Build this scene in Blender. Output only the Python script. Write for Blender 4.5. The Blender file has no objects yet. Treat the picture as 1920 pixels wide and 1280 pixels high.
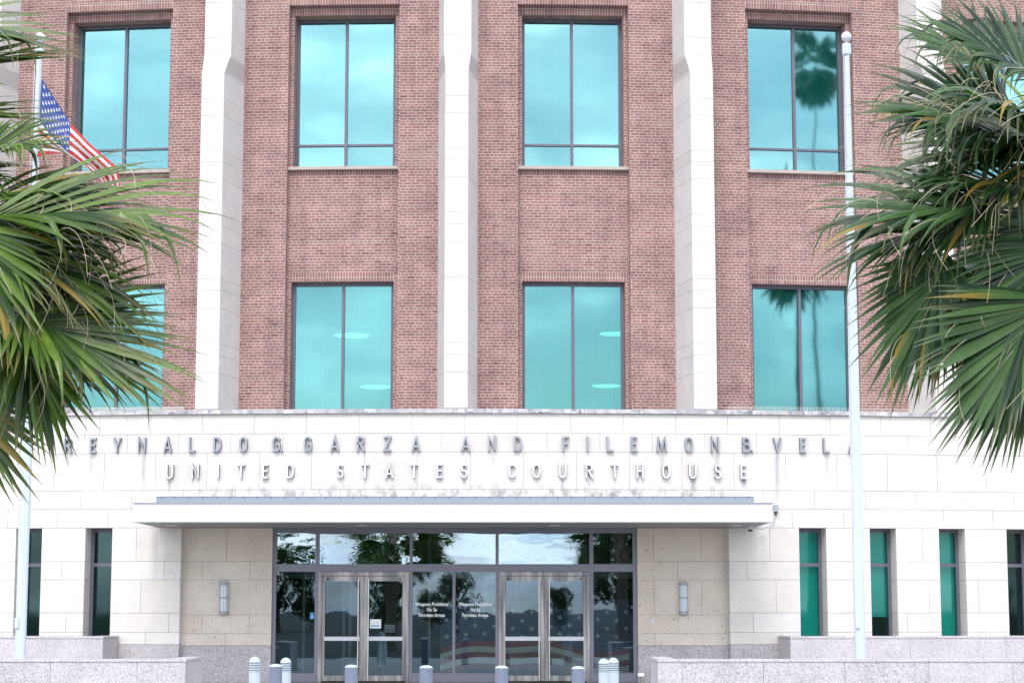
import bpy, bmesh, math, random
from mathutils import Vector, Matrix, noise
R_ = math.radians
sc = bpy.context.scene
COL = sc.collection
random.seed(7)

# ---------------------------------------------------------------- camera
CX, CZ = 1.27, 1.7
cam_d = bpy.data.cameras.new("camera"); cam = bpy.data.objects.new("camera", cam_d); COL.objects.link(cam)
cam.location = (CX, 0, CZ)
cam_d.sensor_width = 36; cam_d.lens = 3740/1920*36
cam_d.clip_start = 0.1; cam_d.clip_end = 2000
cam.rotation_euler = (R_(90)+math.atan(495/3740), 0, 0)
sc.camera = cam
# ---------------------------------------------------------------- world
SUN_EL, SUN_AZ = 50, 188          # azimuth measured clockwise from +Y (sun behind the camera, a little left)
w = bpy.data.worlds.new("World"); sc.world = w; w.use_nodes = True
nt = w.node_tree; N = nt.nodes; L = nt.links
for n in list(N): N.remove(n)
out = N.new("ShaderNodeOutputWorld"); bg = N.new("ShaderNodeBackground"); bg.inputs[1].default_value = 0.10
sky = N.new("ShaderNodeTexSky"); sky.sky_type = 'NISHITA'; sky.sun_disc = False
sky.sun_elevation = R_(SUN_EL); sky.sun_rotation = R_(SUN_AZ); sky.dust_density = 2.0
tc = N.new("ShaderNodeTexCoord"); mp = N.new("ShaderNodeMapping"); mp.inputs['Scale'].default_value = (1, 1, 2.6)
n1 = N.new("ShaderNodeTexNoise"); n1.inputs['Scale'].default_value = 6.5; n1.inputs['Detail'].default_value = 7; n1.inputs['Roughness'].default_value = .55; n1.inputs['Distortion'].default_value = .3
cr = N.new("ShaderNodeValToRGB"); cr.color_ramp.elements[0].position = .40; cr.color_ramp.elements[0].color = (.08, .08, .08, 1); cr.color_ramp.elements[1].position = .62
n2 = N.new("ShaderNodeTexNoise"); n2.inputs['Scale'].default_value = 9; n2.inputs['Distortion'].default_value = .5; n2.inputs['Detail'].default_value = 4
cr2 = N.new("ShaderNodeValToRGB"); cr2.color_ramp.elements[0].position = .34; cr2.color_ramp.elements[0].color = (4.4, 5.2, 6.6, 1)
cr2.color_ramp.elements[1].position = .62; cr2.color_ramp.elements[1].color = (14.0, 14.1, 14.5, 1)
mx = N.new("ShaderNodeMix"); mx.data_type = 'RGBA'
L.new(tc.outputs['Generated'], mp.inputs[0]); L.new(mp.outputs[0], n1.inputs[0]); L.new(mp.outputs[0], n2.inputs[0])
L.new(n1.outputs[0], cr.inputs[0]); L.new(n2.outputs[0], cr2.inputs[0])
L.new(cr.outputs[0], mx.inputs[0]); L.new(sky.outputs[0], mx.inputs[6]); L.new(cr2.outputs[0], mx.inputs[7])
L.new(mx.outputs[2], bg.inputs[0]); L.new(bg.outputs[0], out.inputs[0])
# ---------------------------------------------------------------- sun
sd = bpy.data.lights.new("sun", 'SUN'); sd.energy = 0.8; sd.angle = R_(24); sd.color = (1, .965, .92)
so = bpy.data.objects.new("sun", sd); COL.objects.link(so)
a = R_(SUN_AZ); e = R_(SUN_EL)
sdir = Vector((math.sin(a)*math.cos(e), math.cos(a)*math.cos(e), math.sin(e)))
so.rotation_euler = sdir.to_track_quat('Z', 'Y').to_euler(); so.location = sdir*60
sc.view_settings.view_transform = 'Standard'; sc.view_settings.look = 'None'
sc.view_settings.exposure = 1.40; sc.view_settings.gamma = 1; sc.view_settings.use_curve_mapping = False
sc.cycles.max_bounces = 8; sc.cycles.transparent_max_bounces = 12

# ================================================================ materials
def newmat(name):
    m = bpy.data.materials.new(name); m.use_nodes = True
    nt = m.node_tree; b = nt.nodes['Principled BSDF']
    return m, nt, b
def nn(nt, t, **kw):
    n = nt.nodes.new(t)
    for k, v in kw.items():
        if k in n.inputs.keys(): n.inputs[k].default_value = v
        else: setattr(n, k, v)
    return n
def ramp(nt, src, stops):
    r = nt.nodes.new("ShaderNodeValToRGB"); els = r.color_ramp.elements
    while len(els) < len(stops): els.new(.5)
    for el, (p, c) in zip(els, stops):
        el.position = p; el.color = (*c, 1) if len(c) == 3 else c
    nt.links.new(src, r.inputs[0]); return r.outputs[0]
def mix(nt, fac, a, b, mode='MIX'):
    m = nt.nodes.new("ShaderNodeMix"); m.data_type = 'RGBA'; m.blend_type = mode
    for i, v in ((0, fac), (6, a), (7, b)):
        if hasattr(v, 'is_linked'): nt.links.new(v, m.inputs[i])
        else: m.inputs[i].default_value = v if i == 0 else (*v, 1)
    return m.outputs[2]
def math_(nt, op, a, b=0, c=0, clamp=False):
    m = nt.nodes.new("ShaderNodeMath"); m.operation = op; m.use_clamp = clamp
    for i, v in enumerate((a, b, c)):
        if hasattr(v, 'is_linked'): nt.links.new(v, m.inputs[i])
        else: m.inputs[i].default_value = v
    return m.outputs[0]
def uvn(nt): return nt.nodes.new("ShaderNodeUVMap").outputs[0]
def objc(nt): return nt.nodes.new("ShaderNodeTexCoord").outputs['Object']
def noise_(nt, vec, scale, detail=3, rough=.5, dist=0):
    n = nn(nt, "ShaderNodeTexNoise"); n.inputs['Scale'].default_value = scale; n.inputs['Detail'].default_value = detail
    n.inputs['Roughness'].default_value = rough; n.inputs['Distortion'].default_value = dist
    nt.links.new(vec, n.inputs['Vector']); return n.outputs[0]
def scaled(nt, vec, s):
    m = nn(nt, "ShaderNodeMapping"); m.inputs['Scale'].default_value = s; nt.links.new(vec, m.inputs[0]); return m.outputs[0]
def bump(nt, b, h, strength=.3, dist=.01):
    n = nn(nt, "ShaderNodeBump"); n.inputs['Strength'].default_value = strength; n.inputs['Distance'].default_value = dist
    nt.links.new(h, n.inputs['Height']); nt.links.new(n.outputs[0], b.inputs['Normal'])

def simple(name, col, rough=.6, metal=0, var=.12, vscale=6, spec=.5, bumps=0):
    m, nt, b = newmat(name)
    f = noise_(nt, objc(nt), vscale, 4)
    c = mix(nt, f, tuple(x*(1-var) for x in col), tuple(min(1, x*(1+var)) for x in col))
    nt.links.new(c, b.inputs['Base Color']); b.inputs['Roughness'].default_value = rough; b.inputs['Metallic'].default_value = metal
    b.inputs['Specular IOR Level'].default_value = spec
    if bumps: bump(nt, b, noise_(nt, objc(nt), vscale*12, 3), bumps, .004)
    return m

def brick_mat(name, soldier=False):
    m, nt, b = newmat(name); uv = uvn(nt)
    bt = nn(nt, "ShaderNodeTexBrick"); nt.links.new(uv, bt.inputs['Vector'])
    if soldier:
        bt.offset = 0; bt.squash = 1; bw, rh = .0677, .2032
    else:
        bt.offset = .5; bt.offset_frequency = 2; bt.squash = .5; bt.squash_frequency = 6; bw, rh = .2032, .0677
    bt.inputs['Scale'].default_value = 1; bt.inputs['Brick Width'].default_value = bw; bt.inputs['Row Height'].default_value = rh
    bt.inputs['Mortar Size'].default_value = .0062; bt.inputs['Mortar Smooth'].default_value = .15; bt.inputs['Bias'].default_value = -.1
    bt.inputs['Color1'].default_value = (.272, .146, .136, 1); bt.inputs['Color2'].default_value = (.212, .108, .103, 1)
    bt.inputs['Mortar'].default_value = (.53, .455, .43, 1)
    big = noise_(nt, scaled(nt, uv, (1, 1.6, 1)), 1.1, 5, .6)
    tone = ramp(nt, big, [(.28, (.80, .79, .80)), (.72, (1.2, 1.22, 1.20))])
    c = mix(nt, 1, bt.outputs['Color'], tone, 'MULTIPLY')
    stk = ramp(nt, noise_(nt, scaled(nt, uv, (3.0, .22, 1)), 1.6, 5, .6), [(.34, (.84, .83, .84)), (.52, (1, 1, 1)), (.7, (1.05, 1.04, 1.02))])
    c = mix(nt, 1, c, stk, 'MULTIPLY')
    # odd dark bricks scattered row by row
    vor = nn(nt, "ShaderNodeTexWhiteNoise"); vor.noise_dimensions = '2D'
    sn = nt.nodes.new("ShaderNodeVectorMath"); sn.operation = 'SNAP'; sn.inputs[1].default_value = (bw, rh, 1); nt.links.new(uv, sn.inputs[0]); nt.links.new(sn.outputs[0], vor.inputs[0])
    dk = ramp(nt, vor.outputs[0], [(.0, (1.16, 1.12, 1.08)), (.5, (1, 1, 1)), (.88, (1, 1, 1)), (.94, (.80, .72, .74))])
    c = mix(nt, math_(nt, 'SUBTRACT', 1, bt.outputs['Fac']), c, mix(nt, 1, c, dk, 'MULTIPLY'))
    fine = noise_(nt, uv, 60, 3)
    c = mix(nt, 1, c, ramp(nt, fine, [(.3, (.9, .9, .9)), (.7, (1.08, 1.08, 1.08))]), 'MULTIPLY')
    # pale lime bloom
    bl = ramp(nt, noise_(nt, uv, .55, 6, .65), [(.56, (0, 0, 0)), (.78, (1, 1, 1))])
    c = mix(nt, math_(nt, 'MULTIPLY', bl, .30), c, (.50, .42, .38))
    nt.links.new(c, b.inputs['Base Color']); b.inputs['Roughness'].default_value = .88
    bump(nt, b, math_(nt, 'SUBTRACT', 1, bt.outputs['Fac']), .5, .006)
    return m
M_brick = brick_mat("red_brick"); M_soldier = brick_mat("upright_brick", True)

def stone_mat(name, base, warm, pits=0., pitscale=7, stains=False, rough=.8, upper=False):
    m, nt, b = newmat(name); uv = uvn(nt)
    at = nn(nt, "ShaderNodeAttribute"); at.attribute_name = "tone"
    c = mix(nt, at.outputs['Fac'], base, warm)
    mot = noise_(nt, uv, 1.7, 6, .6)
    c = mix(nt, 1, c, ramp(nt, mot, [(.3, (.90, .90, .91)), (.7, (1.04, 1.03, 1.02))]), 'MULTIPLY')
    fn = noise_(nt, uv, 26, 4, .65)
    c = mix(nt, 1, c, ramp(nt, fn, [(.3, (.93, .93, .93)), (.65, (1.03, 1.03, 1.03))]), 'MULTIPLY')
    if pits:
        v = nn(nt, "ShaderNodeTexVoronoi"); v.inputs['Scale'].default_value = pitscale; nt.links.new(scaled(nt, uv, (1, 1.25, 1)), v.inputs['Vector'])
        wn = nt.nodes.new("ShaderNodeSeparateColor"); nt.links.new(v.outputs['Color'], wn.inputs[0])
        rad = math_(nt, 'MULTIPLY', math_(nt, 'POWER', wn.outputs[0], 3), .16)
        hit = math_(nt, 'LESS_THAN', v.outputs['Distance'], rad)
        v2 = nn(nt, "ShaderNodeTexVoronoi"); v2.inputs['Scale'].default_value = pitscale*3.3; nt.links.new(uv, v2.inputs['Vector'])
        wn2 = nt.nodes.new("ShaderNodeSeparateColor"); nt.links.new(v2.outputs['Color'], wn2.inputs[0])
        hit2 = math_(nt, 'LESS_THAN', v2.outputs['Distance'], math_(nt, 'MULTIPLY', math_(nt, 'POWER', wn2.outputs[1], 2.4), .34))
        h = math_(nt, 'MULTIPLY', math_(nt, 'MAXIMUM', hit, math_(nt, 'MULTIPLY', hit2, .6)), pits)
        c = mix(nt, h, c, (.22, .17, .13))
    if stains:
        sep = nt.nodes.new("ShaderNodeSeparateXYZ"); nt.links.new(uv, sep.inputs[0]); U, V = sep.outputs[0], sep.outputs[1]
        # mould band where the canopy roof meets the wall
        band = math_(nt, 'MULTIPLY', math_(nt, 'GREATER_THAN', V, 3.86), math_(nt, 'SUBTRACT', 1, math_(nt, 'DIVIDE', math_(nt, 'SUBTRACT', V, 4.2), .24), clamp=True), clamp=True)
        inx = math_(nt, 'LESS_THAN', math_(nt, 'ABSOLUTE', math_(nt, 'ADD', U, -.2)), 6.0)
        blot = ramp(nt, noise_(nt, scaled(nt, uv, (2.4, 1.6, 1)), 1.6, 8, .72), [(.47, (0, 0, 0)), (.62, (1, 1, 1))])
        f = math_(nt, 'MULTIPLY', math_(nt, 'MULTIPLY', band, inx), math_(nt, 'MULTIPLY', blot, .8))
        c = mix(nt, f, c, (.20, .19, .18))
        rag = noise_(nt, scaled(nt, uv, (9, 1.2, 1)), 2.2, 6, .7)
        for (s0, hw, zt, zb, k) in ((-8.30, .06, 5.1, 4.3, .28), (-7.07, .08, 5.15, 3.9, .42), (4.65, .10, 5.15, 4.55, .35), (5.9, .09, 5.12, 4.7, .4),
                                    (7.28, .085, 5.1, 3.87, .55), (8.44, .07, 5.12, 4.3, .3), (-6.47, .05, 4.55, 4.1, .55), (.2, .05, 4.55, 4.25, .5),
                                    (5.35, .09, 4.6, 4.15, .75), (6.51, .09, 4.6, 4.25, .8), (2.4, .05, 4.55, 4.2, .45), (3.0, .04, 4.5, 4.25, .4), (.85, .08, 5.12, 4.7, .22),
                                    (-6.75, .17, 3.5, 1.9, .34), (-8.85, .05, 5.12, 4.6, .3), (6.95, .14, 3.3, 2.2, .16), (-6.5, .3, 2.9, 1.4, .14)):
            g = math_(nt, 'SUBTRACT', 1, math_(nt, 'DIVIDE', math_(nt, 'ABSOLUTE', math_(nt, 'SUBTRACT', U, s0)), hw), clamp=True)
            a1 = math_(nt, 'DIVIDE', math_(nt, 'SUBTRACT', zt, V), .06, clamp=True)
            a2 = math_(nt, 'DIVIDE', math_(nt, 'SUBTRACT', V, zb), (zt-zb)*.7, clamp=True)
            f = math_(nt, 'MULTIPLY', math_(nt, 'MULTIPLY', g, a1), math_(nt, 'MULTIPLY', a2, math_(nt, 'MULTIPLY', rag, k*2.6)), clamp=True)
            c = mix(nt, f, c, (.25, .25, .27))
    if upper:   # weathering where rain lands on the sloping set-back
        sep = nt.nodes.new("ShaderNodeSeparateXYZ"); nt.links.new(uv, sep.inputs[0]); V = sep.outputs[1]
        zz = math_(nt, 'SUBTRACT', 1, math_(nt, 'DIVIDE', math_(nt, 'ABSOLUTE', math_(nt, 'SUBTRACT', V, 14.22)), .27), clamp=True)
        zz = math_(nt, 'MULTIPLY', zz, 3, clamp=True)
        c = mix(nt, math_(nt, 'MULTIPLY', zz, .8), c, (.40, .375, .37))
        sp = ramp(nt, noise_(nt, uv, 14, 5, .75), [(.60, (0, 0, 0)), (.66, (1, 1, 1))])
        z2 = math_(nt, 'SUBTRACT', 1, math_(nt, 'DIVIDE', math_(nt, 'ABSOLUTE', math_(nt, 'SUBTRACT', V, 14.38)), .16), clamp=True)
        c = mix(nt, math_(nt, 'MULTIPLY', sp, math_(nt, 'MULTIPLY', z2, .9)), c, (.16, .13, .11))
    nt.links.new(c, b.inputs['Base Color']); b.inputs['Roughness'].default_value = rough; b.inputs['Specular IOR Level'].default_value = .3
    bump(nt, b, fn, .25, .003)
    return m
M_lime = stone_mat("limestone", (.645, .628, .608), (.61, .58, .545), stains=True, pits=.10)
M_pil = stone_mat("pilaster_limestone", (.655, .638, .622), (.625, .60, .58), pits=.30, pitscale=4.5, upper=True)
M_shell = stone_mat("pitted_shellstone", (.64, .58, .52), (.61, .54, .46), pits=.85, pitscale=6.5)
M_joint = simple("mortar_joint", (.36, .34, .32), .95)
def granite_mat(name, lo, hi, sc_=55):
    m, nt, b = newmat(name); uv = uvn(nt)
    at = nn(nt, "ShaderNodeAttribute"); at.attribute_name = "tone"
    v = nn(nt, "ShaderNodeTexVoronoi"); v.inputs['Scale'].default_value = sc_; nt.links.new(uv, v.inputs['Vector'])
    s = nt.nodes.new("ShaderNodeSeparateColor"); nt.links.new(v.outputs['Color'], s.inputs[0])
    c = ramp(nt, s.outputs[0], [(.0, (.12, .12, .16)), (.14, (.22, .21, .25)), (.17, lo), (.55, hi), (.8, (.54, .49, .48)), (1, (.64, .62, .64))])
    c = mix(nt, .25, c, ramp(nt, noise_(nt, uv, sc_*.35, 3), [(.35, lo), (.65, hi)]))
    c = mix(nt, at.outputs['Fac'], c, mix(nt, .35, c, (.58, .55, .57)))
    c = mix(nt, 1, c, ramp(nt, noise_(nt, uv, 1.5, 5), [(.3, (.88, .88, .9)), (.7, (1.05, 1.05, 1.05))]), 'MULTIPLY')
    nt.links.new(c, b.inputs['Base Color']); b.inputs['Roughness'].default_value = .55
    return m
M_gran = granite_mat("flamed_granite", (.325, .305, .33), (.455, .43, .45), 62)
M_gran2 = granite_mat("granite_base", (.31, .29, .32), (.42, .39, .41), 62)
M_cop = granite_mat("stone_coping", (.27, .275, .30), (.40, .40, .42), 9)
M_frame = simple("grey_blue_window_metal", (.125, .128, .165), .45, .25, .08)
M_frame2 = simple("grey_lilac_entrance_metal", (.18, .185, .23), .42, .3, .08)
M_steel, _nt, _b = newmat("brushed_steel")
_nt.links.new(ramp(_nt, noise_(_nt, scaled(_nt, objc(_nt), (5, 1, .5)), 1.3, 2, .5), [(.36, (.17, .17, .18)), (.5, (.27, .265, .27)), (.64, (.42, .41, .42))]), _b.inputs['Base Color']); _b.inputs['Metallic'].default_value = .6; _b.inputs['Roughness'].default_value = .32
M_bar = simple("polished_steel", (.70, .69, .68), .25, .6, .05)
M_white = simple("white_painted_metal", (.60, .62, .66), .45, 0, .03)
M_edge = simple("canopy_edge_metal", (.33, .34, .38), .5, .4, .1)
M_flash = simple("blue_grey_flashing", (.26, .295, .36), .45, .2, .08)
M_soffit = simple("grey_soffit_panel", (.18, .18, .18), .5, .1, .08, 2)
M_pole = simple("pale_blue_white_pole_paint", (.50, .57, .64), .35, 0, .05, 2)
M_let1 = simple("grey_letter_metal", (.31, .335, .38), .4, .35, .06)
M_let2 = simple("pale_letter_metal", (.60, .585, .60), .5, .0, .08)
M_letw = simple("white_vinyl", (.80, .84, .86), .6, 0, .02)
M_bollg = simple("blue_grey_bollard_paint", (.145, .17, .24), .45, 0, .06)
M_bollw = simple("pale_bollard_paint", (.40, .465, .52), .4, 0, .04)
M_dark = simple("black_rubber", (.02, .02, .022), .6)
M_spike = simple("bird_spike_steel", (.75, .72, .68), .5, .1)
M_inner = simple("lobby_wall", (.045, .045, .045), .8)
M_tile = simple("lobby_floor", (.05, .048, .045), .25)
M_room = simple("office_wall", (.22, .22, .21), .8)
M_paper = simple("white_paper", (.8, .82, .84), .8, 0, .02)
M_blue = simple("blue_print", (.05, .30, .55), .6, 0, .05)
M_wood = simple("yellow_brown_wood", (.30, .17, .04), .6)
M_conc = simple("sandblasted_concrete", (.42, .41, .39), .9, 0, .15, .8, bumps=.2)
M_ground = simple("asphalt_and_lawn", (.04, .045, .036), .95, 0, .3, .05, bumps=.2)
M_soil = simple("planter_soil", (.07, .05, .035), .95, 0, .3, 8, bumps=.5)
M_bark = simple("palm_bark", (.20, .155, .115), .95, 0, .35, 9, bumps=.8)
M_bark2 = simple("tree_bark", (.12, .09, .07), .95, 0, .35, 9, bumps=.8)

def glass_mat(name, trans, gl, fac, wav=.12, wscale=.6, dist=.02, stretch=(1, 1, 1), rg_=.03):
    m, nt, b = newmat(name); nt.nodes.remove(b)
    o = nt.nodes['Material Output']
    t = nn(nt, "ShaderNodeBsdfTransparent"); t.inputs[0].default_value = (*trans, 1)
    g = nn(nt, "ShaderNodeBsdfGlossy"); g.inputs['Color'].default_value = (*gl, 1); g.inputs['Roughness'].default_value = rg_
    n = nn(nt, "ShaderNodeBump"); n.inputs['Strength'].default_value = wav; n.inputs['Distance'].default_value = dist
    nt.links.new(noise_(nt, scaled(nt, objc(nt), stretch), wscale, 2), n.inputs['Height']); nt.links.new(n.outputs[0], g.inputs['Normal'])
    lw = nn(nt, "ShaderNodeFresnel"); lw.inputs['IOR'].default_value = 1.45
    f = math_(nt, 'ADD', math_(nt, 'MULTIPLY', lw.outputs[0], .8), fac-.03, clamp=True)
    ms = nn(nt, "ShaderNodeMixShader"); nt.links.new(f, ms.inputs[0]); nt.links.new(t.outputs[0], ms.inputs[1]); nt.links.new(g.outputs[0], ms.inputs[2])
    nt.links.new(ms.outputs[0], o.inputs[0]); return m
M_teal = glass_mat("teal_tinted_glass", (.14, .80, .76), (.43, .84, .855), .41, .12, .5, .03)
M_teall = glass_mat("mid_teal_tinted_glass", (.12, .66, .66), (.32, .76, .80), .32, .12, .5, .03)
M_tealr = glass_mat("dark_green_tinted_glass", (.10, .80, .72), (.40, .70, .72), .08, .10, .7, .02)
M_clear = glass_mat("clear_lobby_glass", (.62, .72, .70), (.52, .76, .92), .17, .12, .9, .015, rg_=.012)
M_wavy = glass_mat("rippled_transom_glass", (.62, .72, .70), (.56, .74, .88), .44, .16, 1.1, .012, (1, 1, 2.2), rg_=.01)

def blind_mat():
    m, nt, b = newmat("venetian_blind")
    sep = nt.nodes.new("ShaderNodeSeparateXYZ"); nt.links.new(uvn(nt), sep.inputs[0])
    fr = math_(nt, 'FRACT', math_(nt, 'DIVIDE', sep.outputs[1], .045))
    line = math_(nt, 'GREATER_THAN', fr, .72)
    lad = math_(nt, 'LESS_THAN', math_(nt, 'ABSOLUTE', math_(nt, 'SUBTRACT', math_(nt, 'FRACT', math_(nt, 'DIVIDE', sep.outputs[0], .44)), .5)), .012)
    c = mix(nt, fr, (.66, .68, .66), (.32, .34, .33)); c = mix(nt, lad, c, (.75, .75, .75))
    c = mix(nt, 1, c, ramp(nt, noise_(nt, scaled(nt, uvn(nt), (.5, 1, 1)), .8, 3), [(.35, (.75, .75, .75)), (.65, (1.1, 1.1, 1.1))]), 'MULTIPLY')
    nt.links.new(c, b.inputs['Base Color']); b.inputs['Roughness'].default_value = .5
    b.inputs['Alpha'].default_value = .72
    return m
M_blind = blind_mat(); M_roller = simple("roller_blind", (.55, .56, .54), .8, 0, .12, 1.5)
def emit_mat(name, col, s):
    m, nt, b = newmat(name); b.inputs['Base Color'].default_value = (*col, 1)
    b.inputs['Emission Color'].default_value = (*col, 1); b.inputs['Emission Strength'].default_value = s; return m
M_lamp = emit_mat("ceiling_lamp_glow", (1, .93, .62), 1.6)
M_sill = simple("tan_sill_stone", (.42, .37, .34), .85, 0, .15, 3)
M_sconce = simple("frosted_lamp_glass", (.62, .72, .76), .35, 0, .03)

def leaf_mat(name, deep, mid, tip, seed=0):
    m, nt, b = newmat(name)
    sep = nt.nodes.new("ShaderNodeSeparateXYZ"); nt.links.new(uvn(nt), sep.inputs[0]); U, V = sep.outputs[0], sep.outputs[1]
    rnd = math_(nt, 'FRACT', math_(nt, 'MULTIPLY', U, 17.31))
    c = mix(nt, math_(nt, 'POWER', rnd, 1.4), deep, mid)
    nz = noise_(nt, scaled(nt, objc(nt), (1, 1, 1)), 5, 4)
    c = mix(nt, 1, c, ramp(nt, nz, [(.3, (.75, .78, .75)), (.7, (1.25, 1.22, 1.15))]), 'MULTIPLY')
    # yellow-brown tips, longer on some segments
    st = math_(nt, 'ADD', .62, math_(nt, 'MULTIPLY', rnd, .33))
    f = math_(nt, 'DIVIDE', math_(nt, 'SUBTRACT', V, st), .30, clamp=True)
    c = mix(nt, math_(nt, 'MULTIPLY', f, .8), c, tip)
    odd = math_(nt, 'MULTIPLY', math_(nt, 'GREATER_THAN', rnd, .95), math_(nt, 'DIVIDE', math_(nt, 'SUBTRACT', V, .35), .25, clamp=True))
    c = mix(nt, math_(nt, 'MULTIPLY', odd, .8), c, (.34, .20, .03))
    nt.links.new(c, b.inputs['Base Color']); b.inputs['Roughness'].default_value = .36; b.inputs['Specular IOR Level'].default_value = .5
    tr = nn(nt, "ShaderNodeBsdfTranslucent"); nt.links.new(mix(nt, 1, c, (1.1, 1.5, .5), 'MULTIPLY'), tr.inputs[0])
    ms = nn(nt, "ShaderNodeMixShader"); ms.inputs[0].default_value = .28
    nt.links.new(b.outputs[0], ms.inputs[1]); nt.links.new(tr.outputs[0], ms.inputs[2]); nt.links.new(ms.outputs[0], nt.nodes['Material Output'].inputs[0])
    return m
M_leafL = leaf_mat("palm_leaf_yellow_green", (.014, .046, .008), (.135, .225, .028), (.23, .18, .05))
M_leafR = leaf_mat("palm_leaf_dark_green", (.007, .032, .012), (.070, .150, .042), (.16, .15, .05))
M_pet = simple("palm_leaf_stalk", (.20, .27, .08), .5)
M_fil = simple("palm_fibre", (.52, .42, .30), .8)
M_far = leaf_mat("far_tree_leaf", (.030, .055, .020), (.09, .14, .04), (.06, .08, .03))

# ================================================================ building helpers
YB, RR, B = 44.7, 65.0, 1.35        # front plane of the stone base, radius of the curved front, set-back of the brick
def A(s, d, z):
    p = s/RR; r = RR-d
    return (r*math.sin(p), YB+RR-r*math.cos(p), z)
class MB:
    def __init__(self, f=None): self.v = []; self.f = []; self.uv = []; self.mi = []; self.tone = []; self.mats = []; self.t = 0.; self.fn = f
    def m(self, mat):
        if mat not in self.mats: self.mats.append(mat)
        return self.mats.index(mat)
    def face(self, pts, uvs=None, mat=None, raw=False):
        k = len(self.v)
        for p in pts: self.v.append(self.fn(*p) if (self.fn and not raw) else tuple(p))
        self.f.append(tuple(range(k, k+len(pts)))); self.uv.append(uvs or [(p[0], p[2]) for p in pts]); self.mi.append(self.m(mat) if mat else 0); self.tone.append(self.t)
    def box(self, a0, a1, b0, b1, z0, z1, mat=None, step=0, skip=''):
        """a = along, b = depth away from the viewer, z = up"""
        n = max(1, math.ceil((a1-a0)/step)) if step else 1
        for i in range(n):
            s0 = a0+(a1-a0)*i/n; s1 = a0+(a1-a0)*(i+1)/n
            if 'f' not in skip: self.face([(s0, b0, z0), (s1, b0, z0), (s1, b0, z1), (s0, b0, z1)], [(s0, z0), (s1, z0), (s1, z1), (s0, z1)], mat)
            if 'b' not in skip: self.face([(s1, b1, z0), (s0, b1, z0), (s0, b1, z1), (s1, b1, z1)], [(s1, z0), (s0, z0), (s0, z1), (s1, z1)], mat)
            if 't' not in skip: self.face([(s0, b0, z1), (s1, b0, z1), (s1, b1, z1), (s0, b1, z1)], [(s0, b0), (s1, b0), (s1, b1), (s0, b1)], mat)
            if 'u' not in skip: self.face([(s0, b1, z0), (s1, b1, z0), (s1, b0, z0), (s0, b0, z0)], [(s0, b1), (s1, b1), (s1, b0), (s0, b0)], mat)
        self.face([(a0, b1, z0), (a0, b0, z0), (a0, b0, z1), (a0, b1, z1)], [(b1, z0), (b0, z0), (b0, z1), (b1, z1)], mat)
        self.face([(a1, b0, z0), (a1, b1, z0), (a1, b1, z1), (a1, b0, z1)], [(b0, z0), (b1, z0), (b1, z1), (b0, z1)], mat)
    def tube(self, pts, rad, n=8, mat=None, cap=True):
        rings = []; pts = [Vector(p) for p in pts]
        if not isinstance(rad, (list, tuple)): rad = [rad]*len(pts)
        for i, p in enumerate(pts):
            d = (pts[min(i+1, len(pts)-1)]-pts[max(i-1, 0)]).normalized()
            x = d.orthogonal().normalized() if i == 0 else (x-d*x.dot(d)).normalized()
            y = d.cross(x)
            rings.append([p+(x*math.cos(2*math.pi*k/n)+y*math.sin(2*math.pi*k/n))*rad[i] for k in range(n)])
        for i in range(len(rings)-1):
            for k in range(n):
                self.face([rings[i][k], rings[i][(k+1) % n], rings[i+1][(k+1) % n], rings[i+1][k]], [(k/n, i), ((k+1)/n, i), ((k+1)/n, i+1), (k/n, i+1)], mat, raw=True)
        if cap:
            self.face(rings[0][::-1], [(0, 0)]*n, mat, raw=True); self.face(rings[-1], [(0, 0)]*n, mat, raw=True)
    def lathe(self, c, prof, n=24, mat=None):
        """prof = [(radius, z)] bottom to top about the vertical through c"""
        for (r0, z0), (r1, z1) in zip(prof, prof[1:]):
            for k in range(n):
                a0, a1 = 2*math.pi*k/n, 2*math.pi*(k+1)/n
                q = [(c[0]+r*math.cos(a), c[1]+r*math.sin(a), c[2]+z) for r, a, z in ((r0, a0, z0), (r0, a1, z0), (r1, a1, z1), (r1, a0, z1))]
                self.face(q, [(0, z0), (1, z0), (1, z1), (0, z1)], mat, raw=True)
    def build(self, name, mat=None, parent=None, smooth=False, merge=False):
        me = bpy.data.meshes.new(name); me.from_pydata(self.v, [], self.f)
        mats = [mm for mm in self.mats if mm]
        if mat: me.materials.append(mat)
        for mm in mats: me.materials.append(mm)
        off = 1 if mat and mats else 0
        ul = me.uv_layers.new(name="UVMap"); i = 0; flat = []
        for u in self.uv:
            for q in u: flat += [q[0], q[1]]
        ul.data.foreach_set('uv', flat)
        if not mat: me.polygons.foreach_set('material_index', self.mi)
        at = me.attributes.new("tone", 'FLOAT', 'FACE'); at.data.foreach_set('value', self.tone)
        if merge:
            bm = bmesh.new(); bm.from_mesh(me); bmesh.ops.remove_doubles(bm, verts=bm.verts, dist=1e-5); bm.to_mesh(me); bm.free()
        if smooth: me.polygons.foreach_set('use_smooth', [True]*len(me.polygons))
        o = bpy.data.objects.new(name, me); COL.objects.link(o)
        if parent: o.parent = parent; o.matrix_parent_inverse = inv(parent)
        return o
def inv(p):
    m = Matrix.Identity(4); q = p
    chain = []
    while q: chain.append(q.matrix_basis.copy()); q = q.parent
    # objects' own bases are world-placed only at top level
    return Matrix.Translation(-Vector(TOPLOC.get(p.name, (0, 0, 0)))) if p.name in TOPLOC else Matrix.Identity(4)
TOPLOC = {}
def tag(o, label=None, cat=None, group=None, kind=None):
    for k, v in (('label', label), ('category', cat), ('group', group), ('kind', kind)):
        if v: o[k] = v
    return o
def empty(name, loc, label, cat, group=None):
    o = bpy.data.objects.new(name, None); COL.objects.link(o); o.location = loc; o.empty_display_size = .2
    TOPLOC[o.name] = tuple(loc); return tag(o, label, cat, group)

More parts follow.
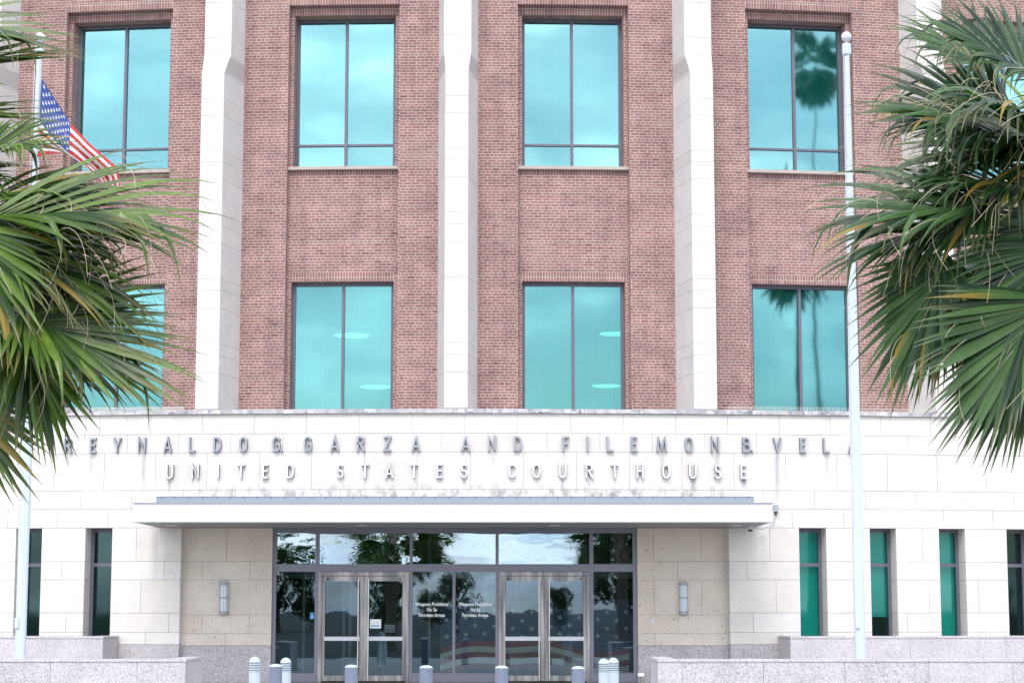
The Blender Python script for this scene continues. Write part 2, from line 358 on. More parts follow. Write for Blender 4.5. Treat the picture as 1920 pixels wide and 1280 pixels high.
# ================================================================ ground
g = MB(); g.box(-400, 400, -400, 500, -.30, -.004); tag(g.build("ground", M_ground), kind='structure')
g = MB(); g.box(-30, 30, 24, YB+.2, -.2, 0); tag(g.build("plaza", M_conc), kind='structure')

# ================================================================ courthouse
house = empty("courthouse", (0, YB, 0), "curved red brick and pale limestone courthouse with tall teal windows and a flat entrance canopy", "courthouse")
BAYS = [-13.95, -8.37, -2.785, 2.785, 8.37, 13.95]
END = 17.1
# ---- brick wall: piers between the bays, recessed bay panels with window openings
bw = MB(A)
edges = [-END]+[v for c in BAYS for v in (c-1.345, c+1.345)]+[END]
for i in range(0, len(edges), 2):
    bw.box(edges[i], edges[i+1], B, B+.8, 6.08, 18.2, M_brick, .8)
for c in BAYS:
    bw.box(c-1.345, c+1.345, B, B+.8, 16.105, 18.2, M_brick, .9)
    bw.box(c-1.345, c+1.345, B, B+.8, 15.90, 16.104, M_soldier, .9)
    bw.box(c-1.345, c+1.345, B+.2, B+.8, 15.70, 15.899, M_soldier, .9)
    for s in (-1, 1):
        a0, a1 = sorted((c+s*1.345, c+s*1.24))
        bw.box(a0, a1, B+.2, B+.8, 6.08, 15.70, M_brick)
    bw.box(c-1.24, c+1.24, B+.2, B+.8, 9.455, 11.80, M_brick, .9)
    bw.box(c-1.24, c+1.24, B+.205, B+.8, 11.80, 11.915, M_soldier, .9)
    bw.box(c-1.24, c+1.24, B+.2, B+.8, 9.252, 9.454, M_soldier, .9)
bw.build("brick_wall", None, house)
# ---- window sills
for c in BAYS:
    sl = MB(A); sl.t = .3; sl.box(c-1.343, c+1.343, B+.08, B+.72, 11.917, 11.99, None, .9); sl.build("window_sill", M_sill, house)
# ---- windows
def window(c, w, z0, z1, d, fr=.075, mull=True, transom=None, glass=M_teal, blind=True, lamps=(), fdep=.12, tw=.05):
    f = MB(A)
    f.box(c-w, c-w+fr, d, d+fdep, z0, z1, M_frame); f.box(c+w-fr, c+w, d, d+fdep, z0, z1, M_frame)
    f.box(c-w+fr, c+w-fr, d, d+fdep, z1-fr, z1, M_frame); f.box(c-w+fr, c+w-fr, d, d+fdep, z0, z0+fr, M_frame)
    if mull: f.box(c-.035, c+.035, d-.01, d+fdep, z0+fr, z1-fr, M_frame)
    if transom:
        for a0, a1 in (((c-w+fr, c-.035), (c+.035, c+w-fr)) if mull else ((c-w+fr, c+w-fr),)):
            f.box(a0, a1, d, d+fdep-.01, transom-tw/2, transom+tw/2, M_frame)
    fo = f.build("window", None, house)
    cols = ((c-w+fr, c-.035), (c+.035, c+w-fr)) if mull else ((c-w+fr, c+w-fr),)
    rows = ((z0+fr, transom-tw/2), (transom+tw/2, z1-fr)) if transom else ((z0+fr, z1-fr),)
    for a0, a1 in cols:
        for r0, r1 in rows:
            g = MB(A); g.face([(a0, d+.05, r0), (a1, d+.05, r0), (a1, d+.05, r1), (a0, d+.05, r1)]); g.build("pane", glass, fo)
    if blind:
        b0 = z0 if blind is True else blind
        g = MB(A); g.face([(c-w+.01, d+.2, b0), (c+w-.01, d+.2, b0), (c+w-.01, d+.2, z1), (c-w+.01, d+.2, z1)]); g.build("blind", M_blind if mull else M_roller, fo)
    return fo
for c in BAYS:
    window(c, 1.238, 12.0, 15.698, B+.55, transom=12.60)
    window(c, 1.238, 6.10, 9.25, B+.42, glass=M_teall)
# ---- office rooms behind the windows
rm = MB(A)
rm.box(-END, END, B+6.5, B+6.7, 5.9, 18.2, M_room, 4); rm.box(-END, END, B+.81, B+6.5, 5.7, 5.95, M_room, 4)
rm.box(-END, END, B+.81, B+6.5, 9.9, 10.2, M_room, 4); rm.box(-END, END, B+.81, B+6.5, 18.0, 18.2, M_room, 4)
for s in (-END, END-.2): rm.box(s, s+.2, B+.81, B+6.5, 5.95, 18.0, M_room)
rm.build("office_interior", None, house)
for s, d, z, r in ((-2.72, B+1.6, 8.15, .42), (-2.05, B+1.1, 6.85, .38), (3.9, B+1.6, 8.2, .34), (3.65, B+1.1, 6.88, .34)):
    x, y, zz = A(s, d, z); g = MB(); g.lathe((x, y, zz), [(0, -.01), (r*.9, -.01), (r, 0), (r, .015), (r*.6, .03), (0, .035)], 28, M_lamp); g.tube([(x, y, zz+.03), (x, y, 9.88)], .004, 4, M_edge)
    g.build("pendant_lamp", None, house)
# ---- pilasters
def pilaster(c):
    g = MB()
    p = c/RR; ax = Vector((math.cos(p), math.sin(p), 0)); ay = Vector((-math.sin(p), math.cos(p), 0)); O = Vector((0, YB+RR, 0))
    def W(u, d, z):
        q = O - ay*(RR-d) + ax*u; return (q.x, q.y, z)
    def ring(z, k, g_=0):
        # k: 0 lower profile, 1 upper
        fh = .265+(.32-.265)*k; fd = .15+(.57-.15)*k
        return [(-.47+g_, B+.02), (-fh+g_*.6, fd+g_), (fh-g_*.6, fd+g_), (.47-g_, B+.02)], z
    def loft(ra, rb, mat):
        (pa, za), (pb, zb) = ra, rb
        uo = 0
        for i in range(3):
            q = [W(*pa[i], za), W(*pa[i+1], za), W(*pb[i+1], zb), W(*pb[i], zb)]
            ln = math.hypot(pa[i+1][0]-pa[i][0], pa[i+1][1]-pa[i][1]); g.face(q, [(uo+c, za), (uo+ln+c, za), (uo+ln+c, zb), (uo+c, zb)], mat, raw=True); uo += ln
        for pp, z, rev in ((pa, za, 1), (pb, zb, 0)):
            q = [W(*t, z) for t in pp]; g.face(q[::-1] if rev else q, [(t[0]+c, t[1]) for t in pp], mat, raw=True)
    z = 6.12; k = 0; hs = (.82, .41, .27)
    zs = [z]
    while zs[-1] < 13.9: zs.append(zs[-1]+hs[k % 3]); k += 1
    while zs[-1] > 13.6: zs.pop()
    zs.append(13.95)
    rj = random.Random(int(c*10))
    for a0, a1 in zip(zs, zs[1:]):
        g.t = rj.random(); loft(ring(a0+.003, 0), ring(a1-.003, 0), M_pil)
    g.t = .5; loft(ring(13.953, 0), ring(14.5, 1), M_pil)
    z = 14.503
    for h in (.42, .85, .42, .85, .42, .85):
        g.t = rj.random(); loft(ring(z+.003, 1), ring(z+h-.003, 1), M_pil); z += h
    g.t = 0
    loft(ring(6.1, 0, .012), ring(13.94, 0, .012), M_joint); loft(ring(14.52, 1, .012), ring(z-.02, 1, .012), M_joint)
    g.build("pilaster", None, house)
for c in (-17.1, -11.4, -5.69, 0, 5.69, 11.4, 17.1): pilaster(c)
# ---- limestone base wall in coursed blocks
SL = [(7.76, 8.39), (9.41, 10.03), (11.05, 11.68), (12.69, 13.32)]
SLITS = [(-b, -a) for a, b in SL]+SL
CR = [.844, 1.11, 1.54, 2.28, 2.69, 3.44, 3.865, 4.28, 5.12, 5.54, 5.985]
def ashlar(mb, a0, a1, b0, b1, courses, openings, mat, seed, blen=1.19, gap=.0045):
    rg = random.Random(seed)
    for ci, (z0, z1) in enumerate(zip(courses, courses[1:])):
        cuts = sorted((max(a, a0), min(b, a1)) for a, b, y0, y1 in openings if y0 < z1-.01 and y1 > z0+.01)
        iv = []; x = a0
        for a, b in cuts:
            if a > x: iv.append((x, a))
            x = max(x, b)
        if x < a1: iv.append((x, a1))
        offs = (ci*.53+.2) % blen
        for a, b in iv:
            js = [a]; k = math.floor((a-offs)/blen)+1
            while offs+k*blen < b:
                j = offs+k*blen
                if j-js[-1] > .22 and b-j > .22: js.append(j)
                k += 1
            js.append(b)
            for i, (p, q) in enumerate(zip(js, js[1:])):
                mb.t = rg.random()**2
                mb.box(p+(gap if i else 0), q-(gap if i < len(js)-2 else 0), b0, b1, z0+gap, z1-gap, mat, .6)
            mb.t = 0; mb.box(a+.008, b-.008, b0+.012, b1-.02, z0-.001 if ci else z0+.004, z1-.0005 if ci < len(courses)-2 else z1-.006, M_joint, .6)
OPEN = [(a, b, 0, 3.44) for a, b in SLITS]+[(-6.17, 6.15, 0, 3.44)]
bs = MB(A); ashlar(bs, -END, END, 0, .5, CR, OPEN, M_lime, 3)
bs.build("limestone_wall", None, house)
for run in (((-END, -10.0), (-10.0, -8.1), (-8.1, -6.17)), ((6.15, 8.1), (8.1, 10), (10, END))):
    gb = MB(A)
    for a, b in run: gb.t = random.random(); gb.box(a+.003, b-.003, -.006, .55, -.05, .842, None, .8)
    gb.build("granite_base", M_gran2, house)
# coping on top of the stone base
cp = MB(A); s = -END
while s < END-.1:
    cp.t = random.random()*.9; e1 = min(s+1.25, END); cp.box(s+.004, e1-.004, -.07, B+.1, 5.988, 6.082, None, .7); s += 1.25
cp.build("coping", M_cop, house)
# bird spikes on the coping, bay by bay
for (a, b) in ((-11.0, -6.2), (6.2, 11.0)):
    g = MB(); q = a
    while q < b:
        for k in (-1, 0, 1):
            x, y, z = A(q, .12, 6.082); x2, y2, z2 = A(q+.012*k, .12+.035*k, 6.082+.105)
            g.tube([(x, y, z), (x2, y2, z2)], .005, 3, cap=False)
        q += .042
    g.build("bird_spike_strip", M_spike, house)
# ---- slit windows
for i, (a, b) in enumerate(SLITS):
    right = i >= 4
    k = i-4 if right else 3-i
    bl = True if (right and k in (0, 2)) else (1.45 if right and k == 1 else None)
    window((a+b)/2, (b-a)/2-.002, .95, 3.437, .40, fr=.075, mull=False, transom=2.62, tw=.075, glass=M_tealr, blind=bl, fdep=.09)
for p, q in ((-END, -6.4), (6.4, END)):
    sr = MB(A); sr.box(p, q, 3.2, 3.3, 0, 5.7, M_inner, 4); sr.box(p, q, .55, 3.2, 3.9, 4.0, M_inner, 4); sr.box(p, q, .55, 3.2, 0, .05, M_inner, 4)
    for s in (p, q-.1): sr.box(s, s+.1, .56, 3.19, .051, 3.89, M_inner)
    sr.build("ground_floor_interior", None, house)
# ---- recessed porch wall of pitted stone, each side of the glass
YE = YB+.6
for a, b in ((-6.5, -4.135), (4.095, 6.5)):
    rp = MB(); ashlar(rp, a, b, YB+.52, YB+.9, [.815, 1.085, 1.50, 2.275, 2.69, 3.50], [], M_shell, 9, 1.07)
    rp.t = .1; rp.box(a, b, YB+.517, YB+.9, -.05, .811, M_gran2, .9)
    rp.build("porch_wall", None, house)
# ---- canopy
cn = MB()
x0, x1, yf = -6.684, 6.734, YB-2.6
cn.box(x0, x1, yf, yf+.06, 3.452, 3.836, M_white); cn.box(x0, x0+.05, yf+.061, YB+.3, 3.452, 3.836, M_white); cn.box(x1-.05, x1, yf+.061, YB+.3, 3.452, 3.836, M_white)
cn.box(x0-.03, x1+.05, yf-.03, YB+.3, 3.837, 3.852, M_edge)
cn.box(x0-.02, x1+.02, yf-.015, yf+.08, 3.436, 3.451, M_edge)
co = cn.build("canopy", None, house)
sf = MB(); sf.t = 0
for i in range(11):
    a = x0+.02+i*(x1-x0-.04)/11; b = a+(x1-x0-.04)/11-.008
    sf.box(a, b, yf+.082, YB-.02, 3.436, 3.46); 
sf.box(-6.12, 6.10, YB-.012, YE+.02, 3.434, 3.46)
sf.build("soffit", M_soffit, co)
fl = MB(); fl.box(-6.42, 6.50, YB-1.52, YB-1.46, 3.853, 4.03, M_flash); fl.box(-6.42, 6.50, YB-1.53, YB-1.3, 4.031, 4.042, M_edge)
for i in range(44):
    x = -6.3+i*.295; fl.lathe((x, YB-1.52, 4.012), [(.012, -.008), (.012, .008)], 6, M_dark)
fl.build("roof_flashing", None, co)
for x in (-6.18, -2.0, 2.2, 6.16):
    g = MB(); g.lathe((x, YB-1.0, 3.43), [(0, .0), (.07, 0), (.12, .0), (.125, .005), (.125, .012)], 20, M_white); g.build("downlight", None, co)
# camera dome and its cable
g = MB(); X, Y = 6.52, YB-.62
g.lathe((X, Y, 3.33), [(0, -.02), (.045, .0), (.058, .035)], 16, M_dark); g.lathe((X, Y, 3.33), [(.058, .035), (.062, .04), (.062, .105)], 16, M_white)
g.build("security_camera", None, co)
g = MB()
bx = A(7.23, -.02, 3.87); g.box(bx[0]-.05, bx[0]+.05, bx[1]-.08, bx[1]+.03, 3.80, 3.95, M_edge)
g.tube([(bx[0], bx[1]-.02, 3.80), (bx[0]-.01, bx[1]-.03, 3.72)], [.03, .02], 8, M_dark)
cps = [Vector((bx[0]-.01, bx[1]-.03, 3.72)), Vector((bx[0]-.06, bx[1]-.05, 3.58)), Vector((bx[0]-.17, bx[1]-.1, 3.45)), Vector((bx[0]-.34, bx[1]-.2, 3.40)), Vector((bx[0]-.6, bx[1]-.45, 3.42))]
g.tube(cps, .012, 6, M_edge); g.build("junction_box", None, house)
# ---- wall lamps
for x in (-5.20, 5.12):
    g = MB(); yy = YB+.49
    g.box(x-.07, x+.07, yy-.01, yy+.025, 1.50, 2.22, M_edge)
    for z0, z1 in ((1.50, 1.58), (1.86, 1.89), (2.15, 2.22)): g.lathe((x, yy-.01, 0), [(.0, z0), (.104, z0), (.104, z1), (0, z1)], 20, M_edge)
    lo = g.build("wall_lamp", None, house)
    g = MB(); g.lathe((x, yy-.01, 0), [(.092, 1.58), (.092, 1.86)], 20); g.lathe((x, yy-.01, 0), [(.092, 1.89), (.092, 2.15)], 20); g.build("lamp_glass", M_sconce, lo)
    g = MB()
    for k in range(5):
        an = math.pi*(1+(k+.5)/5); g.tube([(x+.1*math.cos(an), yy-.01+.1*math.sin(an), 1.52), (x+.1*math.cos(an), yy-.01+.1*math.sin(an), 2.2)], .005, 5)
    g.build("lamp_cage", M_edge, lo)
g = MB(); g.box(4.40, 4.47, YB+.50, YB+.516, 1.30, 1.40); g.build("door_opener_plate", M_white, house)
# ---- entrance screen
en = MB(); y0, y1 = YE, YE+.12
def V(a, b, z0, z1, yy0=y0, yy1=y1): en.box(a, b, yy0, yy1, z0, z1, M_frame2)
V(-4.131, -4.047, 0, 3.433); V(4.0, 4.092, 0, 3.433)
V(-4.047, 4.0, 3.33, 3.433, y0+.002)
V(-4.047, 4.0, 2.462, 2.632, y0-.012)
for a, b in ((-3.17, -3.086), (-1.046, -.974), (.898, .970), (3.022, 3.106)):
    V(a, b, 2.632, 3.33); V(a, b, 0, 2.462)
V(-.07, -.006, .20, 2.462, y0+.004)
for a, b in ((-4.047, -3.17), (-.974, .898), (3.106, 4.0)): V(a, b, 0, .20, y0+.002)
ent = en.build("entrance_frame", None, house)
for i, (a, b) in enumerate(((-4.047, -3.17), (-3.086, -1.046), (-.974, .898), (.97, 3.022), (3.106, 4.0))):
    g = MB(); g.face([(a, YE+.06, 2.632), (b, YE+.06, 2.632), (b, YE+.06, 3.33), (a, YE+.06, 3.33)]); g.build("transom_pane", M_wavy, ent)
for a, b in ((-4.047, -3.17), (-.974, -.07), (-.006, .898), (3.106, 4.0)):
    g = MB(); g.face([(a, YE+.06, .2), (b, YE+.06, .2), (b, YE+.06, 2.462), (a, YE+.06, 2.462)]); g.build("side_pane", M_clear, ent)
def door_pair(xa, xb):
    f = MB(); f.box(xa, xa+.075, YE-.03, YE+.10, 0, 2.455, M_steel); f.box(xb-.075, xb, YE-.03, YE+.10, 0, 2.455, M_steel); f.box(xa+.075, xb-.075, YE-.03, YE+.10, 2.37, 2.455, M_steel)
    f.build("door_frame", None, house)
    mid = (xa+xb)/2
    for sgn, (a, b) in ((-1, (xa+.082, mid-.004)), (1, (mid+.004, xb-.082))):
        fr = MB(); yy = YE-.01; yz = YE+.04
        si, so_ = (.085, .065)
        la, lb = (so_, si) if sgn < 0 else (si, so_)
        fr.box(a, a+la, yy, yz, .03, 2.36, M_steel); fr.box(b-lb, b, yy, yz, .03, 2.36, M_steel)
        for q0, q1 in ((a-.006, a-.001), (b+.001, b+.006), (a+la+.001, a+la+.010), (b-lb-.010, b-lb-.001)): fr.box(q0, q1, yy-.003, yy+.03, .15, 2.25, M_dark)
        fr.box(a+la, b-lb, yy+.001, yz, 2.25, 2.36, M_steel); fr.box(a+la, b-lb, yy+.001, yz, .03, .15, M_steel)
        ho = a+.12 if sgn < 0 else b-.12
        fr.box(ho-.025, ho-.008, yy-.02, yy-.001, 2.27, 2.33, M_dark); fr.box(ho+.008, ho+.025, yy-.02, yy-.001, 2.27, 2.33, M_dark)
        do = fr.build("door", None, house)
        g = MB(); g.face([(a+la, YE+.015, .15), (b-lb, YE+.015, .15), (b-lb, YE+.015, 2.25), (a+la, YE+.015, 2.25)]); g.build("door_glass", M_clear, do)
        g = MB(); g.box(a+la-.01, b-lb+.01, yz-.055-.03, yz-.045, .925, 1.015, M_white); g.build("push_bar", None, do)
        hx = (b-lb-.04+.01) if sgn < 0 else (a+la+.03-.01)
        g = MB(); g.tube([(hx, yy-.075, .05), (hx, yy-.075, 2.30)], .014, 10)
        for zz in (.09, 2.27): g.tube([(hx, yy-.075, zz), (hx, yy, zz)], .01, 8)
        g.build("handle", M_bar, do)
        if sgn > 0:
            g = MB(); cx_ = a+.03; g.box(cx_-.018, cx_+.018, yy-.012, yy-.001, 1.28, 1.48, M_steel)
            for zz in (1.32, 1.38, 1.44): g.tube([(cx_, yy-.02, zz), (cx_, yy-.012, zz)], .011, 10, M_white)
            g.build("lock", None, do)
door_pair(-3.086, -1.05); door_pair(.974, 3.022)
# ---- lobby
lb = MB()
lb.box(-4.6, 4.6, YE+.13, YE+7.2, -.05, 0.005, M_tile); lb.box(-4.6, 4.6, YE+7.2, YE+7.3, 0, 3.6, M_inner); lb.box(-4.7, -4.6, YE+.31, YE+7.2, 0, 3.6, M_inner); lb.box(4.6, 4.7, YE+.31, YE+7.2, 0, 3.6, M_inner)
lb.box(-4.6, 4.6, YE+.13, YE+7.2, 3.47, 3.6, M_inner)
lb.build("lobby", None, house)
iv = MB()
for x in (-3.7, -2.75, -2.60, -1.15, -.72, .6, 1.35, 2.55, 3.62):
    iv.box(x, x+.07, YE+2.4, YE+2.5, .01, 3.46, M_frame2)
iv.box(-4.55, 4.55, YE+2.41, YE+2.49, 2.35, 2.5, M_frame2)
iv.build("vestibule_screen", None, house)

# ---- writing
def text_mesh(txt, size, ext, off=0., xs=1.):
    cu = bpy.data.curves.new("t", 'FONT'); cu.body = txt; cu.size = size; cu.extrude = ext; cu.offset = off; cu.align_x = 'CENTER'; cu.resolution_u = 6
    o = bpy.data.objects.new("t", cu); COL.objects.link(o)
    bpy.context.view_layer.update()
    me = bpy.data.meshes.new_from_object(o.evaluated_get(bpy.context.evaluated_depsgraph_get()))
    bpy.data.objects.remove(o)
    for v in me.vertices: v.co.x *= xs
    return me
def arc(cx, cy, rx, ry, a0, a1, n=10): return [(cx+rx*math.cos(R_(a0+(a1-a0)*k/n)), cy+ry*math.sin(R_(a0+(a1-a0)*k/n))) for k in range(n+1)]
# condensed capitals drawn as centre-line strokes in a box 1 wide, 1 high (inside the stroke)
GL = {'A': [[(0, 0), (.5, 1), (1, 0)], [(.2, .27), (.8, .27)]], 'B': [[(0, 0), (0, 1), (.5, 1)]+arc(.5, .77, .42, .23, 90, -90)+[(0, .54)], [(.5, .54)]+arc(.52, .27, .48, .27, 90, -90)+[(0, 0)]],
 'C': [arc(.52, .72, .48, .28, 35, 180)+arc(.52, .28, .48, .28, 180, 325)], 'D': [[(0, 0), (0, 1), (.35, 1)]+arc(.35, .62, .65, .38, 90, 0)+arc(.35, .38, .65, .38, 0, -90)+[(0, 0)]],
 'E': [[(1, 1), (0, 1), (0, 0), (1, 0)], [(0, .52), (.85, .52)]], 'F': [[(1, 1), (0, 1), (0, 0)], [(0, .5), (.85, .5)]],
 'G': [arc(.5, .7, .5, .3, 30, 180)+arc(.5, .3, .5, .3, 180, 360)+[(1, .48), (.58, .48)]], 'H': [[(0, 0), (0, 1)], [(1, 0), (1, 1)], [(0, .52), (1, .52)]], 'I': [[(.5, 0), (.5, 1)]],
 'L': [[(0, 1), (0, 0), (1, 0)]], 'M': [[(0, 0), (.12, 1), (.5, .1), (.88, 1), (1, 0)]], 'N': [[(0, 0), (0, 1), (1, 0), (1, 1)]], 'O': [arc(.5, .66, .5, .34, 0, 180)+arc(.5, .34, .5, .34, 180, 360)+[(1, .66)]],
 'R': [[(0, 0), (0, 1), (.5, 1)]+arc(.5, .76, .45, .24, 90, -90)+[(0, .52)], [(.4, .52), (1, 0)]], 'S': [arc(.5, .76, .44, .24, 40, 180)+arc(.5, .76, .44, .26, 200, 250, 4)+arc(.5, .25, .5, .27, 70, 0, 5)+arc(.5, .25, .5, .25, -20, -150)],
 'T': [[(0, 1), (1, 1)], [(.5, 1), (.5, 0)]], 'U': [[(0, 1), (0, .3)]+arc(.5, .3, .5, .3, 180, 360)+[(1, 1)]], 'V': [[(0, 1), (.5, 0), (1, 1)]], 'Y': [[(0, 1), (.5, .45), (1, 1)], [(.5, .45), (.5, 0)]],
 'Z': [[(.05, 1), (1, 1), (0, 0), (1, 0)]], '.': [[(.5, 0), (.5, .03)]]}
LW = {'I': .05, '.': .05, 'M': .235, 'O': .185, 'G': .185, 'N': .185, 'D': .18, 'L': .155, 'E': .145, 'F': .15, 'T': .17, 'S': .16, 'C': .165, 'Z': .17, 'H': .17, 'V': .20, 'Y': .19, 'A': .195}
def letter_mesh(ch, h, t0, t1, mf, ms, cache={}):
    k = (ch, h)
    if k in cache: return cache[k]
    sw = .042*h/.338; w_ = LW.get(ch, .18)*h/.338-sw; hh = h-sw; g = MB()
    for si, st in enumerate(GL[ch]):
        P = [Vector(((x-.5)*w_, y*hh+sw/2)) for x, y in st]; q = [P[0]]
        for p in P[1:]:
            if (p-q[-1]).length > 1e-4: q.append(p)
        P = q; closed = (P[0]-P[-1]).length < 1e-3 and len(P) > 3
        if closed: P = P[:-1]
        n = len(P); Lf, Rt = [], []
        for i in range(n):
            a_ = P[i-1] if (i or closed) else None; b_ = P[(i+1) % n] if (i < n-1 or closed) else None
            d1 = (P[i]-a_).normalized() if a_ is not None else (b_-P[i]).normalized(); d2 = (b_-P[i]).normalized() if b_ is not None else d1
            n1 = Vector((-d1.y, d1.x)); n2 = Vector((-d2.y, d2.x)); m_ = (n1+n2); m_ = m_.normalized() if m_.length > .1 else n1
            l_ = sw/2/max(.42, m_.dot(n1)); p = P[i].copy()
            if not closed and i == 0: p -= d1*sw*.5*(1 if si == 0 or ch in 'HT' else 0)
            if not closed and i == n-1: p += d2*sw*.5
            Lf.append(p+m_*l_); Rt.append(p-m_*l_)
        zo = .0012*si
        for i in range(n if closed else n-1):
            j = (i+1) % n; a_, b_, c_, d_ = Rt[i], Rt[j], Lf[j], Lf[i]
            F = lambda p, z: (p.x, p.y, z)
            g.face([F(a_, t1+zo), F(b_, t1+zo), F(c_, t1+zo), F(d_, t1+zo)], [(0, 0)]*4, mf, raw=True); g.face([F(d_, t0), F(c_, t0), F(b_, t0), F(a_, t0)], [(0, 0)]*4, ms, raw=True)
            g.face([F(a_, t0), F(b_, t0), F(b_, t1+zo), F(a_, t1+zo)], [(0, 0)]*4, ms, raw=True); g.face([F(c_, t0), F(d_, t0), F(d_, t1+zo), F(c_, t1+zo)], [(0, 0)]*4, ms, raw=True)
        if not closed:
            for i in (0, n-1):
                a_, b_ = (Lf[i], Rt[i]) if i == 0 else (Rt[i], Lf[i])
                g.face([F(a_, t0), F(b_, t0), F(b_, t1+zo), F(a_, t1+zo)], [(0, 0)]*4, ms, raw=True)
    o = g.build("letter", None); me = o.data; bpy.data.objects.remove(o); cache[k] = me; return me
M_ret1 = simple("letter_side_shaded_metal", (.07, .08, .115), .6, .2, .1); M_ret2 = simple("letter_side_shaded_pale", (.13, .12, .125), .7, 0, .2)  # letter sides coloured darker than the fronts, shade put into the colour
LET1 = [('R', -8.831), ('E', -8.248), ('Y', -7.686), ('N', -7.108), ('A', -6.511), ('L', -5.947), ('D', -5.373), ('O', -4.777), ('G', -4.026), ('.', -3.905), ('G', -3.314), ('A', -2.707), ('R', -2.119), ('Z', -1.527), ('A', -0.881), ('A', 0.23), ('N', 0.827), ('D', 1.4), ('F', 2.476), ('I', 2.967), ('L', 3.471), ('E', 4.013), ('M', 4.64), ('O', 5.257), ('N', 5.852), ('B', 6.572), ('.', 6.70), ('V', 7.284), ('E', 7.876), ('L', 8.422), ('A', 9.046)]
LET2 = [('U', -6.448), ('N', -5.86), ('I', -5.336), ('T', -4.814), ('E', -4.264), ('D', -3.703), ('S', -2.574), ('T', -2.017), ('A', -1.474), ('T', -0.919), ('E', -0.352), ('S', 0.196), ('C', 1.269), ('O', 1.817), ('U', 2.402), ('R', 3.0), ('T', 3.569), ('H', 4.14), ('O', 4.73), ('U', 5.334), ('S', 5.904), ('E', 6.489)]
for nm, LL, z0, h, mat in (("name_inscription", LET1, 5.132, .338, M_let1), ("courthouse_inscription", LET2, 4.530, .322, M_let2)):
    io = bpy.data.objects.new(nm, None); COL.objects.link(io); io.parent = house; io.matrix_parent_inverse = inv(house)
    for ch, s in LL:
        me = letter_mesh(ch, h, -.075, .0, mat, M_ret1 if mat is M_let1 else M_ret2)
        o = bpy.data.objects.new("letter", me); COL.objects.link(o); o.parent = io
        x, y, z = A(s, -.085, z0); o.location = (x, y, z); o.rotation_euler = (R_(90), 0, s/RR)
def words(lines, cx, y, parent, mat, size):
    for txt, z in lines:
        me = text_mesh(txt, size, .0008, .0022, .80); me.materials.append(mat)
        o = bpy.data.objects.new("lettering", me); COL.objects.link(o); o.parent = parent; o.location = Vector((cx, y, z)); o.rotation_euler = (R_(90), 0, 0)
for cx_ in (-.535, .442): words((("Weapons Prohibited", 1.70), ("No Se", 1.578), ("Permiten Armas", 1.455)), cx_, YE+.054, ent, M_letw, .112)

# ================================================================ loose things at and behind the doors
def sheet(name, x, z, w, h, y, label, bar=True):
    g = MB(); g.box(x-w/2, x+w/2, y-.002, y, z-h/2, z+h/2, M_paper)
    if bar:
        g.box(x-w*.30, x+w*.36, y-.003, y-.0021, z-h*.30, z-h*.16, M_blue)
        g.face([(x-w*.42, y-.003, z-h*.23), (x-w*.29, y-.003, z-h*.36), (x-w*.29, y-.003, z-h*.10)], None, M_blue)
        g.box(x-w*.33, x+w*.33, y-.003, y-.0021, z+h*.07, z+h*.10, M_edge)
    tag(g.build(name, None), label, "notice")
sheet("paper_notice", -1.80, 1.30, .25, .20, YE-.012+.024, "white paper notice with a blue arrow taped to the left doors")
sheet("paper_notice", -1.62, 1.17, .24, .18, YE+2.38, "paper notice with a blue arrow seen inside, below and right of the taped one")
g = MB(); g.box(-3.28, -3.185, YE+.048, YE+.052, 1.40, 1.55, M_blue); g.box(-3.27, -3.195, YE+.046, YE+.0475, 1.45, 1.46, M_paper); tag(g.build("window_sticker", None), "small blue sticker on the narrow pane left of the doors", "sticker")
u = empty("closed_umbrella", (-1.70, YE+1.3, 0), "rolled white umbrella standing on its pole behind the left doors", "umbrella")
g = MB(); g.tube([(-1.70, YE+1.3, .0), (-1.70, YE+1.3, 1.12)], .014, 8); g.build("pole", M_steel, u)
g = MB(); pr = [(.02, 1.08), (.045, 1.02), (.07, .8), (.085, .5), (.10, .32), (.07, .30)]
n = 20
for (r0, z0), (r1, z1) in zip(pr, pr[1:]):
    for k in range(n):
        q = []
        for r, kk, z in ((r0, k, z0), (r0, k+1, z0), (r1, k+1, z1), (r1, k, z1)):
            an = 2*math.pi*kk/n; rr = r*(1+.28*math.cos(5*an+z*2)); q.append((-1.70+rr*math.cos(an), YE+1.3+rr*math.sin(an), z))
        g.face(q, [(k, z0)]*4, None)
g.build("canopy", M_bollw, u)
ch = empty("chair", (-1.35, YE+1.9, 0), "dark slat-backed chair inside the left doors", "chair")
g = MB(); g.box(-1.58, -1.12, YE+1.7, YE+2.12, .43, .47); g.build("seat", M_dark, ch)
g = MB()
for i in range(7): g.tube([(-1.56+i*.073, YE+2.1, .47), (-1.56+i*.073, YE+2.14, .92-.006*(i-3)**2)], .011, 6)
g.tube([(-1.57, YE+2.14, .90), (-1.46, YE+2.15, .95), (-1.35, YE+2.15, .97), (-1.24, YE+2.15, .95), (-1.13, YE+2.14, .90)], .02, 6); g.build("backrest", M_dark, ch)
for sx in (-1.55, -1.15):
    for sy in (1.72, 2.1):
        g = MB(); g.tube([(sx, YE+sy, .0), (sx, YE+sy, .43)], .018, 6); g.build("leg", M_dark, ch)
g = MB(); g.box(-2.62, -2.28, YE+1.8, YE+2.1, .01, .42, M_wood); g.box(-2.60, -2.30, YE+1.82, YE+2.08, .42, .50, M_dark); g.tube([(-2.6, YE+1.95, .5), (-2.45, YE+1.95, .56), (-2.3, YE+1.95, .5)], .02, 6, M_wood); tag(g.build("litter_bin", None), "low yellow-brown bin on the lobby floor behind the left door", "bin")
